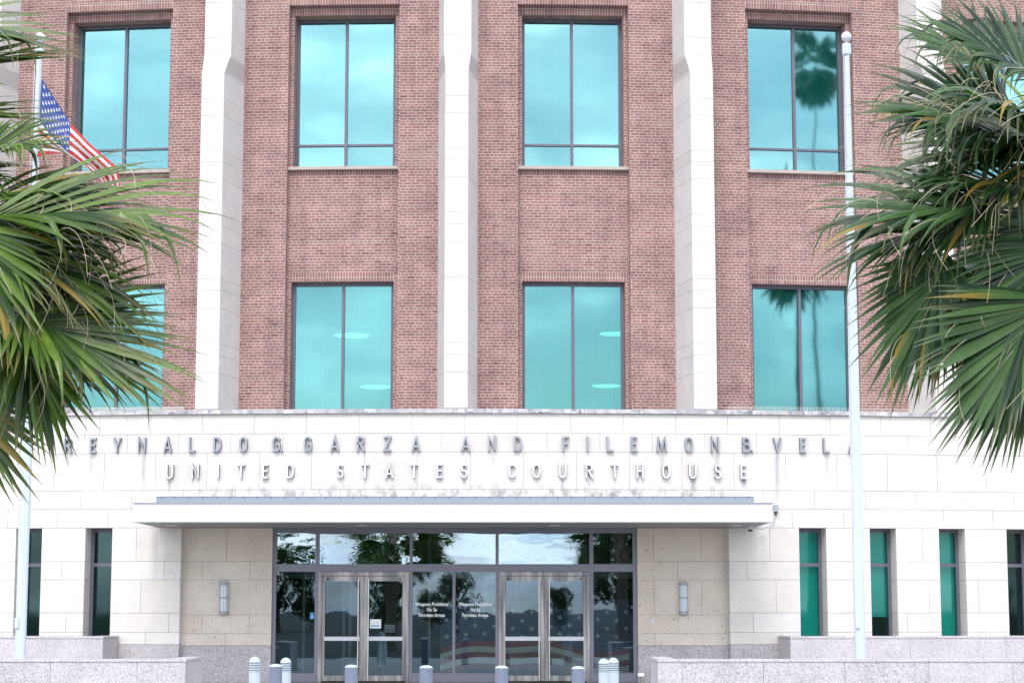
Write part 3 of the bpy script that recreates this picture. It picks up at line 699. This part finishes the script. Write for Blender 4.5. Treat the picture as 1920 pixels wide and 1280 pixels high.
# lobby banner of navy, red and white waves
bn = MB()
def wav(x, k): return .12*math.sin(x*1.3+k*.5)+.05*math.sin(x*3.1+1+k*.3)
nx = 60; ys = YE+1.7
M_navy = simple("navy_cloth", (.04, .06, .16), .6, 0, .3, 4); M_red = simple("dark_red_cloth", (.34, .05, .05), .6, 0, .25, 4); M_wh = simple("offwhite_cloth", (.70, .70, .68), .6, 0, .2, 4)
for i in range(nx):
    xa = -.4+i*4.4/nx; xb = -.4+(i+1)*4.4/nx
    lv = [.15]+[.15+.13*k for k in range(1, 6)]+[1.55]
    for k in range(6):
        top = (k == 5)
        za0 = lv[k]+wav(xa, 0); zb0 = lv[k]+wav(xb, 0); za1 = (1.75+.12*math.sin(xa*2.1)) if top else lv[k+1]+wav(xa, 0); zb1 = (1.75+.12*math.sin(xb*2.1)) if top else lv[k+1]+wav(xb, 0)
        bn.face([(xa, ys+.1*math.sin(xa*4), za0), (xb, ys+.1*math.sin(xb*4), zb0), (xb, ys+.1*math.sin(xb*4), zb1), (xa, ys+.1*math.sin(xa*4), za1)], None, M_navy if top else (M_red if k % 2 == 0 else M_wh))
def star(mb, P, r, mat, rot=0):
    pts = [P(r*(1 if k % 2 == 0 else .42)*math.sin(math.pi*k/5+rot), r*(1 if k % 2 == 0 else .42)*math.cos(math.pi*k/5+rot)) for k in range(10)]
    mb.face(pts, [(0, 0)]*10, mat, raw=True)
for i in range(10):
    for j in range(4):
        x = -.25+i*.44+(j % 2)*.22; z = 1.02+j*.19+.04*math.sin(x*3)
        star(bn, lambda a, b: (x+a, ys+.1*math.sin(x*4)-.03, z+b), .07, M_wh, .2*math.sin(i*3+j))
tag(bn.build("lobby_banner", None), "navy banner with stars and wavy red and white bands in the lobby", "banner")

# ================================================================ granite planter walls
def planter(name, label, pts_fn, a0, a1, b0, b1, top, joints, soil=True):
    e_ = empty(name, pts_fn((a0+a1)/2, b0, 0), label, "planter wall", "granite planter walls")
    g = MB(pts_fn); xs = [a0]+[j for j in joints if a0 < j < a1]+[a1]; rj = random.Random(name+label)
    for i, (p, q) in enumerate(zip(xs, xs[1:])):
        g.t = rj.random(); g.box(p+(.003 if i else 0), q-(.003 if i < len(xs)-2 else 0), b0, b0+.3, -.05, top-.052, None, .9)
    for s0, s1 in ((a0, a0+.3), (a1-.3, a1)):
        g.t = .9; g.box(s0+.001, s1-.001, b0+.303, b1, -.05, top-.052)
    g.t = .4; g.box(a0+.3, a1-.3, b0+.31, b1-.001, -.05, top-.15); g.build("granite_panel", M_gran, e_)
    g = MB(pts_fn); g.t = .8
    g.box(a0-.012, a1+.012, b0-.014, b0+.33, top-.045, top, None, .9); g.box(a0-.012, a0+.33, b0+.331, b1, top-.045, top); g.box(a1-.33, a1+.012, b0+.331, b1, top-.045, top); g.build("cap", M_gran, e_)
    return e_
idf = lambda x, y, z: (x, y, z)
planter("planter_wall", "speckled granite wall in front at the lower left, below the left flagpole", idf, -14, -4.55, 36, 37.9, .757, [-6.956-1.55*k for k in range(1, 5)]+[-6.956, -5.406])
planter("planter_wall", "speckled granite wall in front at the lower right, below the right flagpole", idf, 3.87, 16, 36, 37.9, .757, [4.3, 5.75, 7.2, 8.7, 10.2, 11.7, 13.2])
planter("planter_wall", "granite wall against the building under the left slit windows", A, -END, -7.556, -1.1, -.02, 1.04, [-8.3, -9.9, -11.4, -13])
planter("planter_wall", "granite wall against the building under the right slit windows", A, 7.24, END, -1.1, -.02, 1.04, [9.9, 12.1, 14.3])

# ================================================================ flagpoles and flag
def flagpole(x, label, H):
    e_ = empty("flagpole", (x, 37, 0), label, "flagpole", "white flagpoles in front of the courthouse"); c = (x, 37, 0)
    g = MB(); g.lathe(c, [(.14, .0), (.14, .04), (.10, .05), (.098, 4.5), (.090, 6.5), (.07, 9.0), (.05, H-.42)], 28); g.build("shaft", M_pole, e_, True)
    g = MB(); g.lathe(c, [(.04, H-.42), (.082, H-.41), (.086, H-.38), (.086, H-.22), (.080, H-.20), (.0, H-.20)], 24); g.tube([(x, 37, H-.2), (x, 37, H-.13)], .015, 8); g.build("truck", M_pole, e_)
    g = MB(); r = .097; g.lathe(c, [(max(.0001, r*math.sin(math.pi*k/14)), H-.06-r*math.cos(math.pi*k/14)) for k in range(15)], 24); g.build("ball_finial", M_white, e_, True)
    g = MB(); sx = x-.10
    g.tube([(sx+.03, 36.95, 1.5), (sx-.01, 36.93, 5), (sx+.01, 36.93, 9), (sx+.03, 36.95, H-.42)], .006, 5); g.tube([(x+.02, 36.88, 1.5), (x+.0, 36.89, 7), (x+.02, 36.92, H-.42)], .005, 5); g.build("halyard", M_white, e_)
    g = MB(); g.box(x-.09, x-.02, 36.86, 36.905, 1.30, 1.48); g.build("cleat_box", M_pole, e_)
flagpole(-7.745, "white flagpole with a ball top flying the flag, behind the left palm", 12.50)
flagpole(7.655, "bare white flagpole with a ball top, right of the doors and beside the right palm", 12.52)
M_fr = simple("flag_red", (.42, .014, .020), .7, 0, .1, 5); M_fw = simple("flag_white", (.58, .58, .60), .7, 0, .03, 5); M_fb = simple("flag_blue", (.022, .055, .24), .7, 0, .15, 5)
def poly(pts, u):
    L_ = [0]
    for p, q in zip(pts, pts[1:]): L_.append(L_[-1]+math.hypot(q[0]-p[0], q[1]-p[1]))
    t = u*L_[-1]
    for i in range(len(pts)-1):
        if t <= L_[i+1]+1e-9:
            k = (t-L_[i])/(L_[i+1]-L_[i]); return (pts[i][0]*(1-k)+pts[i+1][0]*k, pts[i][1]*(1-k)+pts[i+1][1]*k)
    return pts[-1]
FT = [(-7.67, 11.62), (-7.45, 11.29), (-7.10, 10.76), (-6.72, 10.36), (-6.40, 10.08), (-6.18, 9.90), (-6.10, 9.55)]
FBm = [(-7.70, 10.10), (-7.30, 10.04), (-6.98, 9.98), (-6.75, 9.88), (-6.62, 9.76), (-6.52, 9.62), (-6.40, 9.40)]
def FP(u, v, off=0.):
    t = poly(FT, u); b = poly(FBm, u)
    vf = min(1, v*1.75) if v < .571 else 1-(v-.571)*.9
    k = min(1, u*1.6); vv = v*(1-k)+vf*k; back = k*max(0, v-.571)*.25
    x = t[0]*(1-vv)+b[0]*vv; z = t[1]*(1-vv)+b[1]*vv
    y = 36.93+.12*u*math.sin(v*8+u*5)+.06*u*math.sin(v*13-u*6)+.04*math.sin(u*9)+back
    return (x, y-off, z)
fg = MB(); NU, NV = 46, 39
for i in range(NU):
    for j in range(NV):
        u0, u1, v0, v1 = i/NU, (i+1)/NU, j/NV, (j+1)/NV
        st = int(j/3); mt = M_fr if st % 2 == 0 else M_fw
        if st < 7 and u1 <= .4001: mt = M_fb
        fg.face([FP(u0, v1), FP(u1, v1), FP(u1, v0), FP(u0, v0)], None, mt, raw=True)
for row in range(9):
    for k in range(6 if row % 2 == 0 else 5):
        uc = .4*(k*2+1+(row % 2))/12; vc = (7/13)*(row+1)/10
        for side in (.006, -.006): star(fg, lambda a, b: FP(uc+a/2.4, vc-b/1.45, side), .044, M_fw)
fo_ = fg.build("flag", None, None, True, merge=True); tag(fo_, "stars and stripes flag hanging from the left flagpole", "flag")

# ================================================================ bollards
gb = []
for i, (x, z, lb_) in enumerate(((-2.473, .79, "blue-grey bollard between the two pale louvred ones left of the doors"), (-1.273, .779, "blue-grey bollard in front of the left pair of doors"),
                   (-.09, .77, "blue-grey bollard in front of the panes with white lettering"), (1.105, .766, "blue-grey bollard at the left edge of the right pair of doors"),
                   (2.318, .755, "blue-grey bollard at the right edge of the right pair of doors"))):
    e_ = empty("bollard", (x, 32, 0), lb_, "bollard", "blue-grey bollards before the doors")
    g = MB(); g.lathe((x, 32, 0), [(.104, 0), (.104, z-.045)], 24); g.build("post", M_bollg, e_, True)
    g = MB(); g.lathe((x, 32, 0), [(.104, z-.0449), (.108, z-.04), (.100, z-.028), (.06, z-.006), (.001, z)], 24); g.build("cap", M_bollw, e_, True)
for x, y, z, lb_ in ((-2.639, 30.7, .936, "pale louvred bollard light standing leftmost"), (-2.426, 33, .862, "pale louvred bollard light half behind a blue-grey bollard on the left"),
                     (2.815, 34, .823, "pale louvred bollard light behind its twin right of the doors"), (2.916, 32.8, .867, "pale louvred bollard light in front of its twin right of the doors")):
    e_ = empty("bollard_light", (x, y, 0), lb_, "bollard light", "pale louvred bollard lights"); r = .088
    g = MB(); g.lathe((x, y, 0), [(r, 0), (r, z-.235)], 24); g.build("post", M_bollw, e_, True)
    g = MB(); g.lathe((x, y, 0), [(r*.72, z-.24), (r*.72, z-.09)], 20); g.build("lamp_core", M_flash, e_)
    g = MB()
    for k in range(4): zz = z-.232+k*.036; g.lathe((x, y, 0), [(r*.72, zz), (r*1.02, zz), (r*1.02, zz+.016), (r*.72, zz+.024)], 24)
    g.build("louvre", M_bollw, e_)
    g = MB(); g.lathe((x, y, 0), [(r*.7, z-.088), (r*1.03, z-.088)]+[(max(.001, r*1.03*math.cos(math.pi/2*k/8)), z-.088+.088*math.sin(math.pi/2*k/8)) for k in range(9)], 24); g.build("dome", M_bollw, e_, True)
e_ = empty("steel_post", (3.505, 35, 0), "short stainless post with a collar beside the right granite wall", "post")
g = MB(); g.lathe((3.505, 35, 0), [(.055, 0), (.055, .49)], 20, M_steel); g.build("tube", None, e_, True)
g = MB(); g.lathe((3.505, 35, 0), [(.055, .491), (.066, .495), (.066, .53), (.05, .54), (.0, .542)], 20, M_white)
for s in (-1, 1): g.tube([(3.505+s*.06, 34.97, .51), (3.505+s*.078, 34.97, .51)], .014, 8, M_dark)
g.build("cap", None, e_)

# ================================================================ palms
UPV = Vector((0, 0, 1))
def frond_mesh(mb, C, H, f, n, Ln, seed, leaf, spread=140, nseg=46, droop=.35, stalk=True, fil=8, vfold=.3, nring=9, snap=.15):
    rg = random.Random(seed)
    C, H, f, n = Vector(C), Vector(H), Vector(f).normalized(), Vector(n)
    n = (n-f*n.dot(f)).normalized(); sd_ = f.cross(n)
    if stalk:
        mid = (C+H)/2+Vector((0, 0, .10*(H-C).length)); pts = []
        for k in range(9):
            t = k/8; pts.append((1-t)**2*C+2*t*(1-t)*mid+t*t*H)
        mb.tube(pts, [.024-.013*k/8 for k in range(9)], 5, M_pet, cap=False)
        cp = [H+f*(.28*Ln*k/5)-UPV*(.10*Ln*(k/5)**2) for k in range(6)]; mb.tube(cp, [.011*(1-k/6) for k in range(6)], 4, M_pet, cap=False)
    sp = R_(spread); da = 2*sp/nseg
    for i in range(nseg):
        al = -sp+da*(i+.5); k = abs(al)/sp
        dirv = f*math.cos(al)+sd_*math.sin(al)+n*(vfold*abs(math.sin(al)))+n*.05*math.sin(i*1.9)
        dirv.normalize()
        L1 = Ln*(1-.30*k**1.6)*rg.uniform(.9, 1.06)
        cl = .26*Ln*(1-k); base = H+f*cl-UPV*(.10*Ln*((1-k))**2)
        wv = rg.uniform(-.05, .05); dr = droop*rg.uniform(.6, 1.5)
        wm = L1*da*.76*rg.uniform(.8, 1.2)
        br = rg.random() < snap; bt = rg.uniform(.42, .72)
        p = base.copy(); d = dirv.copy(); seg = L1/nring; pv = None; side0 = None
        u = rg.random()
        sdn = d.cross(n).normalized()
        for r in range(nring+1):
            t = r/nring
            fused = t*L1*da*.64+.009*min(1, t*6)+.003
            tap = wm*(max(0, 1-t))**1.15*1.65
            wd = max(.0008, min(fused, tap))
            nrm = sdn.cross(d).normalized()
            ridge = nrm*(wd*.45)*(1 if t < .6 else (1-t)/.4)
            cur = (p-sdn*wd, p+ridge, p+sdn*wd)
            if pv:
                mb.face([pv[0][0], pv[0][1], cur[1], cur[0]], [(u, pv[1]), (u, pv[1]), (u, t), (u, t)], leaf, raw=True)
                mb.face([pv[0][1], pv[0][2], cur[2], cur[1]], [(u, pv[1]), (u, pv[1]), (u, t), (u, t)], leaf, raw=True)
            pv = (cur, t)
            g_ = (dr if t > .5 else droop*(1+.25*math.sin(i*.7)))*(t**1.6)*.42+(1.5 if (br and t >= bt) else 0)*.5
            d = (d+Vector((0, 0, -1))*g_+sdn*wv*t*.6).normalized()
            sdn = (sdn-d*sdn.dot(d)).normalized()
            p = p+d*seg
    for i in range(int(fil*1.5)):
        al = rg.uniform(-sp*.9, sp*.9); dirv = (f*math.cos(al)+sd_*math.sin(al)).normalized()
        p = H+dirv*Ln*rg.uniform(.3, .75); pts = [p.copy()]; d = (dirv+Vector((rg.uniform(-.5, .5), rg.uniform(-.5, .5), rg.uniform(-.2, .6)))).normalized(); cv = Vector((rg.uniform(-.3, .3), rg.uniform(-.2, .2), rg.uniform(-.45, -.1)))
        for k in range(7): p = p+d*Ln*.065; d = (d+cv).normalized(); pts.append(p.copy())
        mb.tube(pts, .0017, 3, M_fil, cap=False)
def palm(name, C, base, label, fronds, leaf, seed, nrand, group=None, zlo=-.7, lean=0):
    e_ = empty(name, base, label, "palm tree", group); rg = random.Random(seed); C = Vector(C); base = Vector(base)
    g = MB(); pts = []; rad = []
    for k in range(40):
        t = k/39; p = base.lerp(C-Vector((0, 0, .1)), t); pts.append(p); rad.append((.24-.05*t)*(1+.05*(k % 2))+(.12*(1-t)**8))
    g.tube(pts, rad, 14, M_bark)
    for k in range(46):   # old leaf bases under the crown
        t = rg.uniform(.62, .99); p = base.lerp(C, t); an = k*2.4; o_ = Vector((math.cos(an), math.sin(an), 0))
        g.tube([p+o_*.15, p+o_*.25+UPV*.12, p+o_*.30+UPV*.28], [.05, .04, .02], 5, M_bark)
    g.build("trunk", None, e_)
    more = []
    for (H, f, n, Ln, kw) in [q for q in fronds if q[4].pop('twin', False)]:   # a second, slightly older leaf grows close under most leaves
        H2 = (H[0]+(C.x-H[0])*.10+rg.uniform(-.05, .05), H[1]+.28, H[2]+rg.uniform(-.10, .10)); f2 = (f[0]+rg.uniform(-.15, .15), f[1]+.1, f[2]+rg.uniform(-.22, .05))
        more.append((H2, f2, n, Ln*rg.uniform(.86, .96), dict(kw, droop=kw['droop']*1.25+.08)))
    for i, (H, f, n, Ln, kw) in enumerate(list(fronds)+more):
        g = MB(); frond_mesh(g, C, H, f, n, Ln, seed*100+i, leaf, **kw); g.build("frond", None, e_)
    for i in range(nrand):
        an = i*2.39996+seed; el = rg.uniform(zlo, 1.1)
        d = Vector((math.cos(an)*math.cos(el), math.sin(an)*math.cos(el), math.sin(el)))
        kw = {}
        yield_ = d
        if d.x*fr_sign(seed) > .08: continue
        H = C+d*rg.uniform(.9, 1.15)-UPV*.1
        f = (d+Vector((0, 0, -.45))).normalized(); n = UPV*1.0-d*.2 if el < .8 else Vector((-d.x, -d.y, .3))
        g = MB(); frond_mesh(g, C, H, f, n, rg.uniform(.95, 1.15), seed*500+i, leaf, nseg=40, fil=4, droop=.5); g.build("frond", None, e_)
def fr_sign(seed): return 1 if seed == 1 else -1
K = lambda **k: k
CL = (-3.25, 14.3, 4.45); CRt = (5.42, 14.4, 4.85)
def F_(x, y, z, f, n, L_, spread, droop, fil=10, snap=.12, **k): return ((x, y, z), f, n, L_, K(spread=spread, droop=droop, nseg=max(16, int(2*spread/3.3)), fil=fil, snap=snap, **k))
FL = [
 F_(-2.10, 13.5, 3.74, (.88, -.05, -.36), (.15, -.75, .62), 1.10, 76, .12, 14, twin=True),
 F_(-2.12, 13.7, 3.66, (.30, 0, -.95), (.1, -.85, .3), .80, 70, .10, 5),
 F_(-2.33, 13.4, 4.34, (.98, -.10, .10), (-.1, -.66, .75), 1.42, 38, .38, 14, .15, twin=True),
 F_(-2.36, 13.6, 4.24, (.88, -.10, -.36), (.1, -.7, .7), 1.12, 42, .45, 12, .2, twin=True),
 F_(-2.48, 13.7, 4.50, (.90, -.05, .20), (-.3, -.55, .80), 1.00, 34, .50, 12, .2),
 F_(-2.50, 13.9, 4.92, (.70, -.2, .12), (-.2, -.5, .8), .62, 95, .65, 16, .3),
 F_(-2.40, 13.4, 4.28, (.30, -.35, -.85), (.1, -.8, .5), .92, 60, .25, 10, .2),
 F_(-2.89, 14.2, 5.62, (.97, 0, .20), (-.1, -.6, .8), .86, 24, .22, 4),
 F_(-2.25, 13.7, 4.05, (.80, 0, -.50), (.1, -.8, .5), .85, 50, .30, 8, .15),
 F_(-2.45, 13.9, 4.45, (.92, 0, -.12), (-.1, -.7, .6), .95, 50, .42, 8, .15),
 F_(-2.95, 14.3, 5.30, (.97, 0, .05), (-.1, -.6, .8), .78, 22, .25, 5),
 F_(-2.90, 14.1, 5.95, (.80, 0, -.10), (-.1, -.7, .7), .85, 30, .15, 3),
 F_(-2.72, 13.8, 3.34, (.62, -.05, -.76), (.3, -.8, .45), .88, 56, .08, 5, .05, twin=True),
 F_(-2.80, 14.0, 4.70, (.50, -.5, -.1), (0, -.5, .9), .72, 110, .7, 10, .2),
 F_(-2.85, 14.0, 4.15, (.50, -.5, -.5), (0, -.6, .8), .72, 100, .5, 8, .2),
]
FR = [
 F_(4.86, 14.1, 5.18, (-.93, -.02, .26), (.2, -.78, .55), .98, 72, .34, 14, .40, twin=True),
 F_(4.92, 13.9, 4.98, (-.93, -.10, -.16), (.1, -.68, .72), .98, 44, .50, 16, .30),
 F_(4.58, 13.6, 4.46, (-.97, -.08, .02), (-.05, -.72, .7), 1.18, 44, .46, 14, .30, twin=True),
 F_(4.30, 13.7, 4.14, (-.42, 0, -.90), (-.2, -.9, .3), .92, 56, .10, 8, .08, twin=True),
 F_(4.95, 13.5, 4.92, (-.55, -.45, .22), (.1, -.4, .92), 1.02, 70, 1.25, 14, .20, twin=True),
 F_(4.88, 13.4, 3.80, (-.56, -.05, -.80), (-.3, -.86, .35), 1.02, 66, .07, 8, .03, twin=True),
 F_(4.70, 13.8, 4.62, (-.80, -.1, -.42), (-.05, -.75, .6), .90, 55, .40, 12, .25),
 F_(4.95, 13.8, 4.60, (-.70, -.2, .15), (0, -.6, .8), .95, 60, .85, 12, .3),
 F_(5.00, 13.6, 4.20, (-.60, -.1, -.72), (-.1, -.85, .45), .90, 55, .20, 8, .1),
 F_(5.02, 14.0, 5.50, (-.75, -.1, .50), (.3, -.7, .55), .85, 70, .45, 10, .35),
 F_(5.05, 15.2, 5.85, (-.55, .1, .45), (.3, -.7, .5), .82, 80, .45, 6),
 F_(5.15, 15.0, 5.35, (-.80, .1, .35), (.2, -.7, .6), .80, 60, .35, 6),
 F_(5.22, 13.9, 4.42, (-.45, -.3, -.70), (-.1, -.8, .5), .88, 70, .30, 8, .15),
 F_(5.30, 13.8, 4.95, (-.55, -.3, -.2), (-.1, -.7, .7), .80, 90, .50, 8, .2),
 F_(5.20, 14.6, 4.50, (-.75, .1, -.35), (-.1, -.7, .7), .80, 60, .40, 6),
]
palm("palm_tree", CL, (-3.35, 14.35, 0), "fan palm with yellow-green fronds close by at the left edge", FL, M_leafL, 1, 26)
palm("palm_tree", CRt, (5.50, 14.4, 0), "fan palm with darker green drooping fronds close by at the right edge", FR, M_leafR, 2, 26)

# ================================================================ street planting behind the viewer, mirrored in the glass
def copy_tree(o, loc, rz, sc_=1):
    c = o.copy(); COL.objects.link(c); c.location = loc; c.rotation_euler = (0, 0, rz); c.scale = (sc_,)*3
    for ch_ in list(o.children):
        d = ch_.copy(); COL.objects.link(d); d.parent = c; d.matrix_parent_inverse = ch_.matrix_parent_inverse
    return c
def tall_palm(base, H, seed, label, Lf=1.15, tr=.30):
    e_ = empty("tall_palm", base, label, "palm tree", "tall palms mirrored in the windows"); rg = random.Random(seed); b = Vector(base); C = b+Vector((.4, 0, H))
    g = MB(); g.tube([b.lerp(C, k/14)+Vector((.1*math.sin(k*.5), 0, 0)) for k in range(15)], [tr-.1*k/14 for k in range(15)], 10, M_bark); g.build("trunk", None, e_)
    g = MB()
    for i in range(30):
        an = i*2.4; el = rg.uniform(-1.2, 1.2); d = Vector((math.cos(an)*math.cos(el), math.sin(an)*math.cos(el), math.sin(el)))
        if el < -.2: d = Vector((d.x*.5, d.y*.5, d.z)).normalized()
        frond_mesh(g, C-UPV*(.0 if el > -.2 else .3), C+d*Lf*rg.uniform(.6, .9)-UPV*(.0 if el > -.2 else .4), d+Vector((0, 0, -.5)), UPV if abs(d.z) < .8 else Vector((1, 0, 0)), Lf, seed*10+i, M_leafR, nseg=26, fil=0, nring=5, droop=.5)
    g.build("crown", None, e_)
tall_palm((26.9, 6.5, 0), 27.1, 31, "slender tall fan palm mirrored in the upper window next to the bare flagpole", .98, .13)
tall_palm((21.0, 15.0, 0), 17.2, 32, "stout fan palm mirrored in the lower window next to the bare flagpole", 1.75, .36)
def bushy(base, seed):
    e_ = empty("street_tree", base, "dark leafy tree beyond the street, mirrored in the entrance glass", "tree", "trees mirrored in the entrance glass"); rg = random.Random(seed); b = Vector(base)
    g = MB(); g.tube([b, b+Vector((.1, 0, 1.2)), b+Vector((.0, .1, 2.6))], [.22, .17, .12], 8, M_bark2)
    for k in range(6):
        an = k*1.05; g.tube([b+Vector((0, .05, 2.2)), b+Vector((math.cos(an)*1.0, math.sin(an)*1.0, 3.6)), b+Vector((math.cos(an)*1.7, math.sin(an)*1.7, 4.6))], [.09, .06, .03], 6, M_bark2)
    g.build("trunk", None, e_)
    g = MB(); cl = [(Vector((rg.uniform(-2, 2), rg.uniform(-1.6, 1.6), rg.uniform(1.6, 5.2))), rg.uniform(.7, 1.3)) for _ in range(20)]
    for c_, r in cl:
        for _ in range(150):
            v = Vector((rg.gauss(0, 1), rg.gauss(0, 1), rg.gauss(0, 1))).normalized()*r*rg.uniform(.5, 1.05); p = b+c_+v
            a1 = Vector((rg.uniform(-1, 1), rg.uniform(-1, 1), rg.uniform(-1, 1))).normalized(); a2 = a1.orthogonal().normalized(); s = rg.uniform(.07, .13); u = rg.random()
            g.face([p-a1*s*1.6, p+a2*s, p+a1*s*1.6, p-a2*s], [(u, .2)]*4, None, raw=True)
    g.build("crown", M_far, e_); return e_
b1 = bushy((-14, -40, 0), 51); b2 = bushy((9, -46, 0), 52)
for x, y, z_ in ((-7.5, -44, .72), (-2.5, -48, .66), (4.5, -52, .5), (15, -48, .9), (-20, -44, 1.0)):
    c_ = copy_tree(b1, (x, y, 0), x, z_); c_['label'] = {-7.5: "dark leafy tree mirrored behind the left pair of doors", -2.5: "dark leafy tree mirrored behind the white lettering on the glass", 4.5: "small dark tree mirrored behind the right pair of doors", 15: "dark leafy tree mirrored in the slit windows on the right", -20: "dark leafy tree mirrored in the slit windows on the left"}[x]
rg = random.Random(5)
for i in [k for k in range(26) if k % 4 != 1]:
    an = -75+i*6; r = rg.uniform(58, 75)
    x = math.sin(R_(an))*r*1.25; y = 12-math.cos(R_(an))*r
    c_ = copy_tree(b1 if i % 2 else b2, (x, y, 0), rg.uniform(0, 6), rg.uniform(.35, .85))
    c_['label'] = "low dark leafy tree far beyond the street, mirrored in the entrance glass"
b1['label'] = "large dark tree mirrored at the left end of the entrance glass"
b2['label'] = "large dark tree mirrored at the right end of the entrance glass"
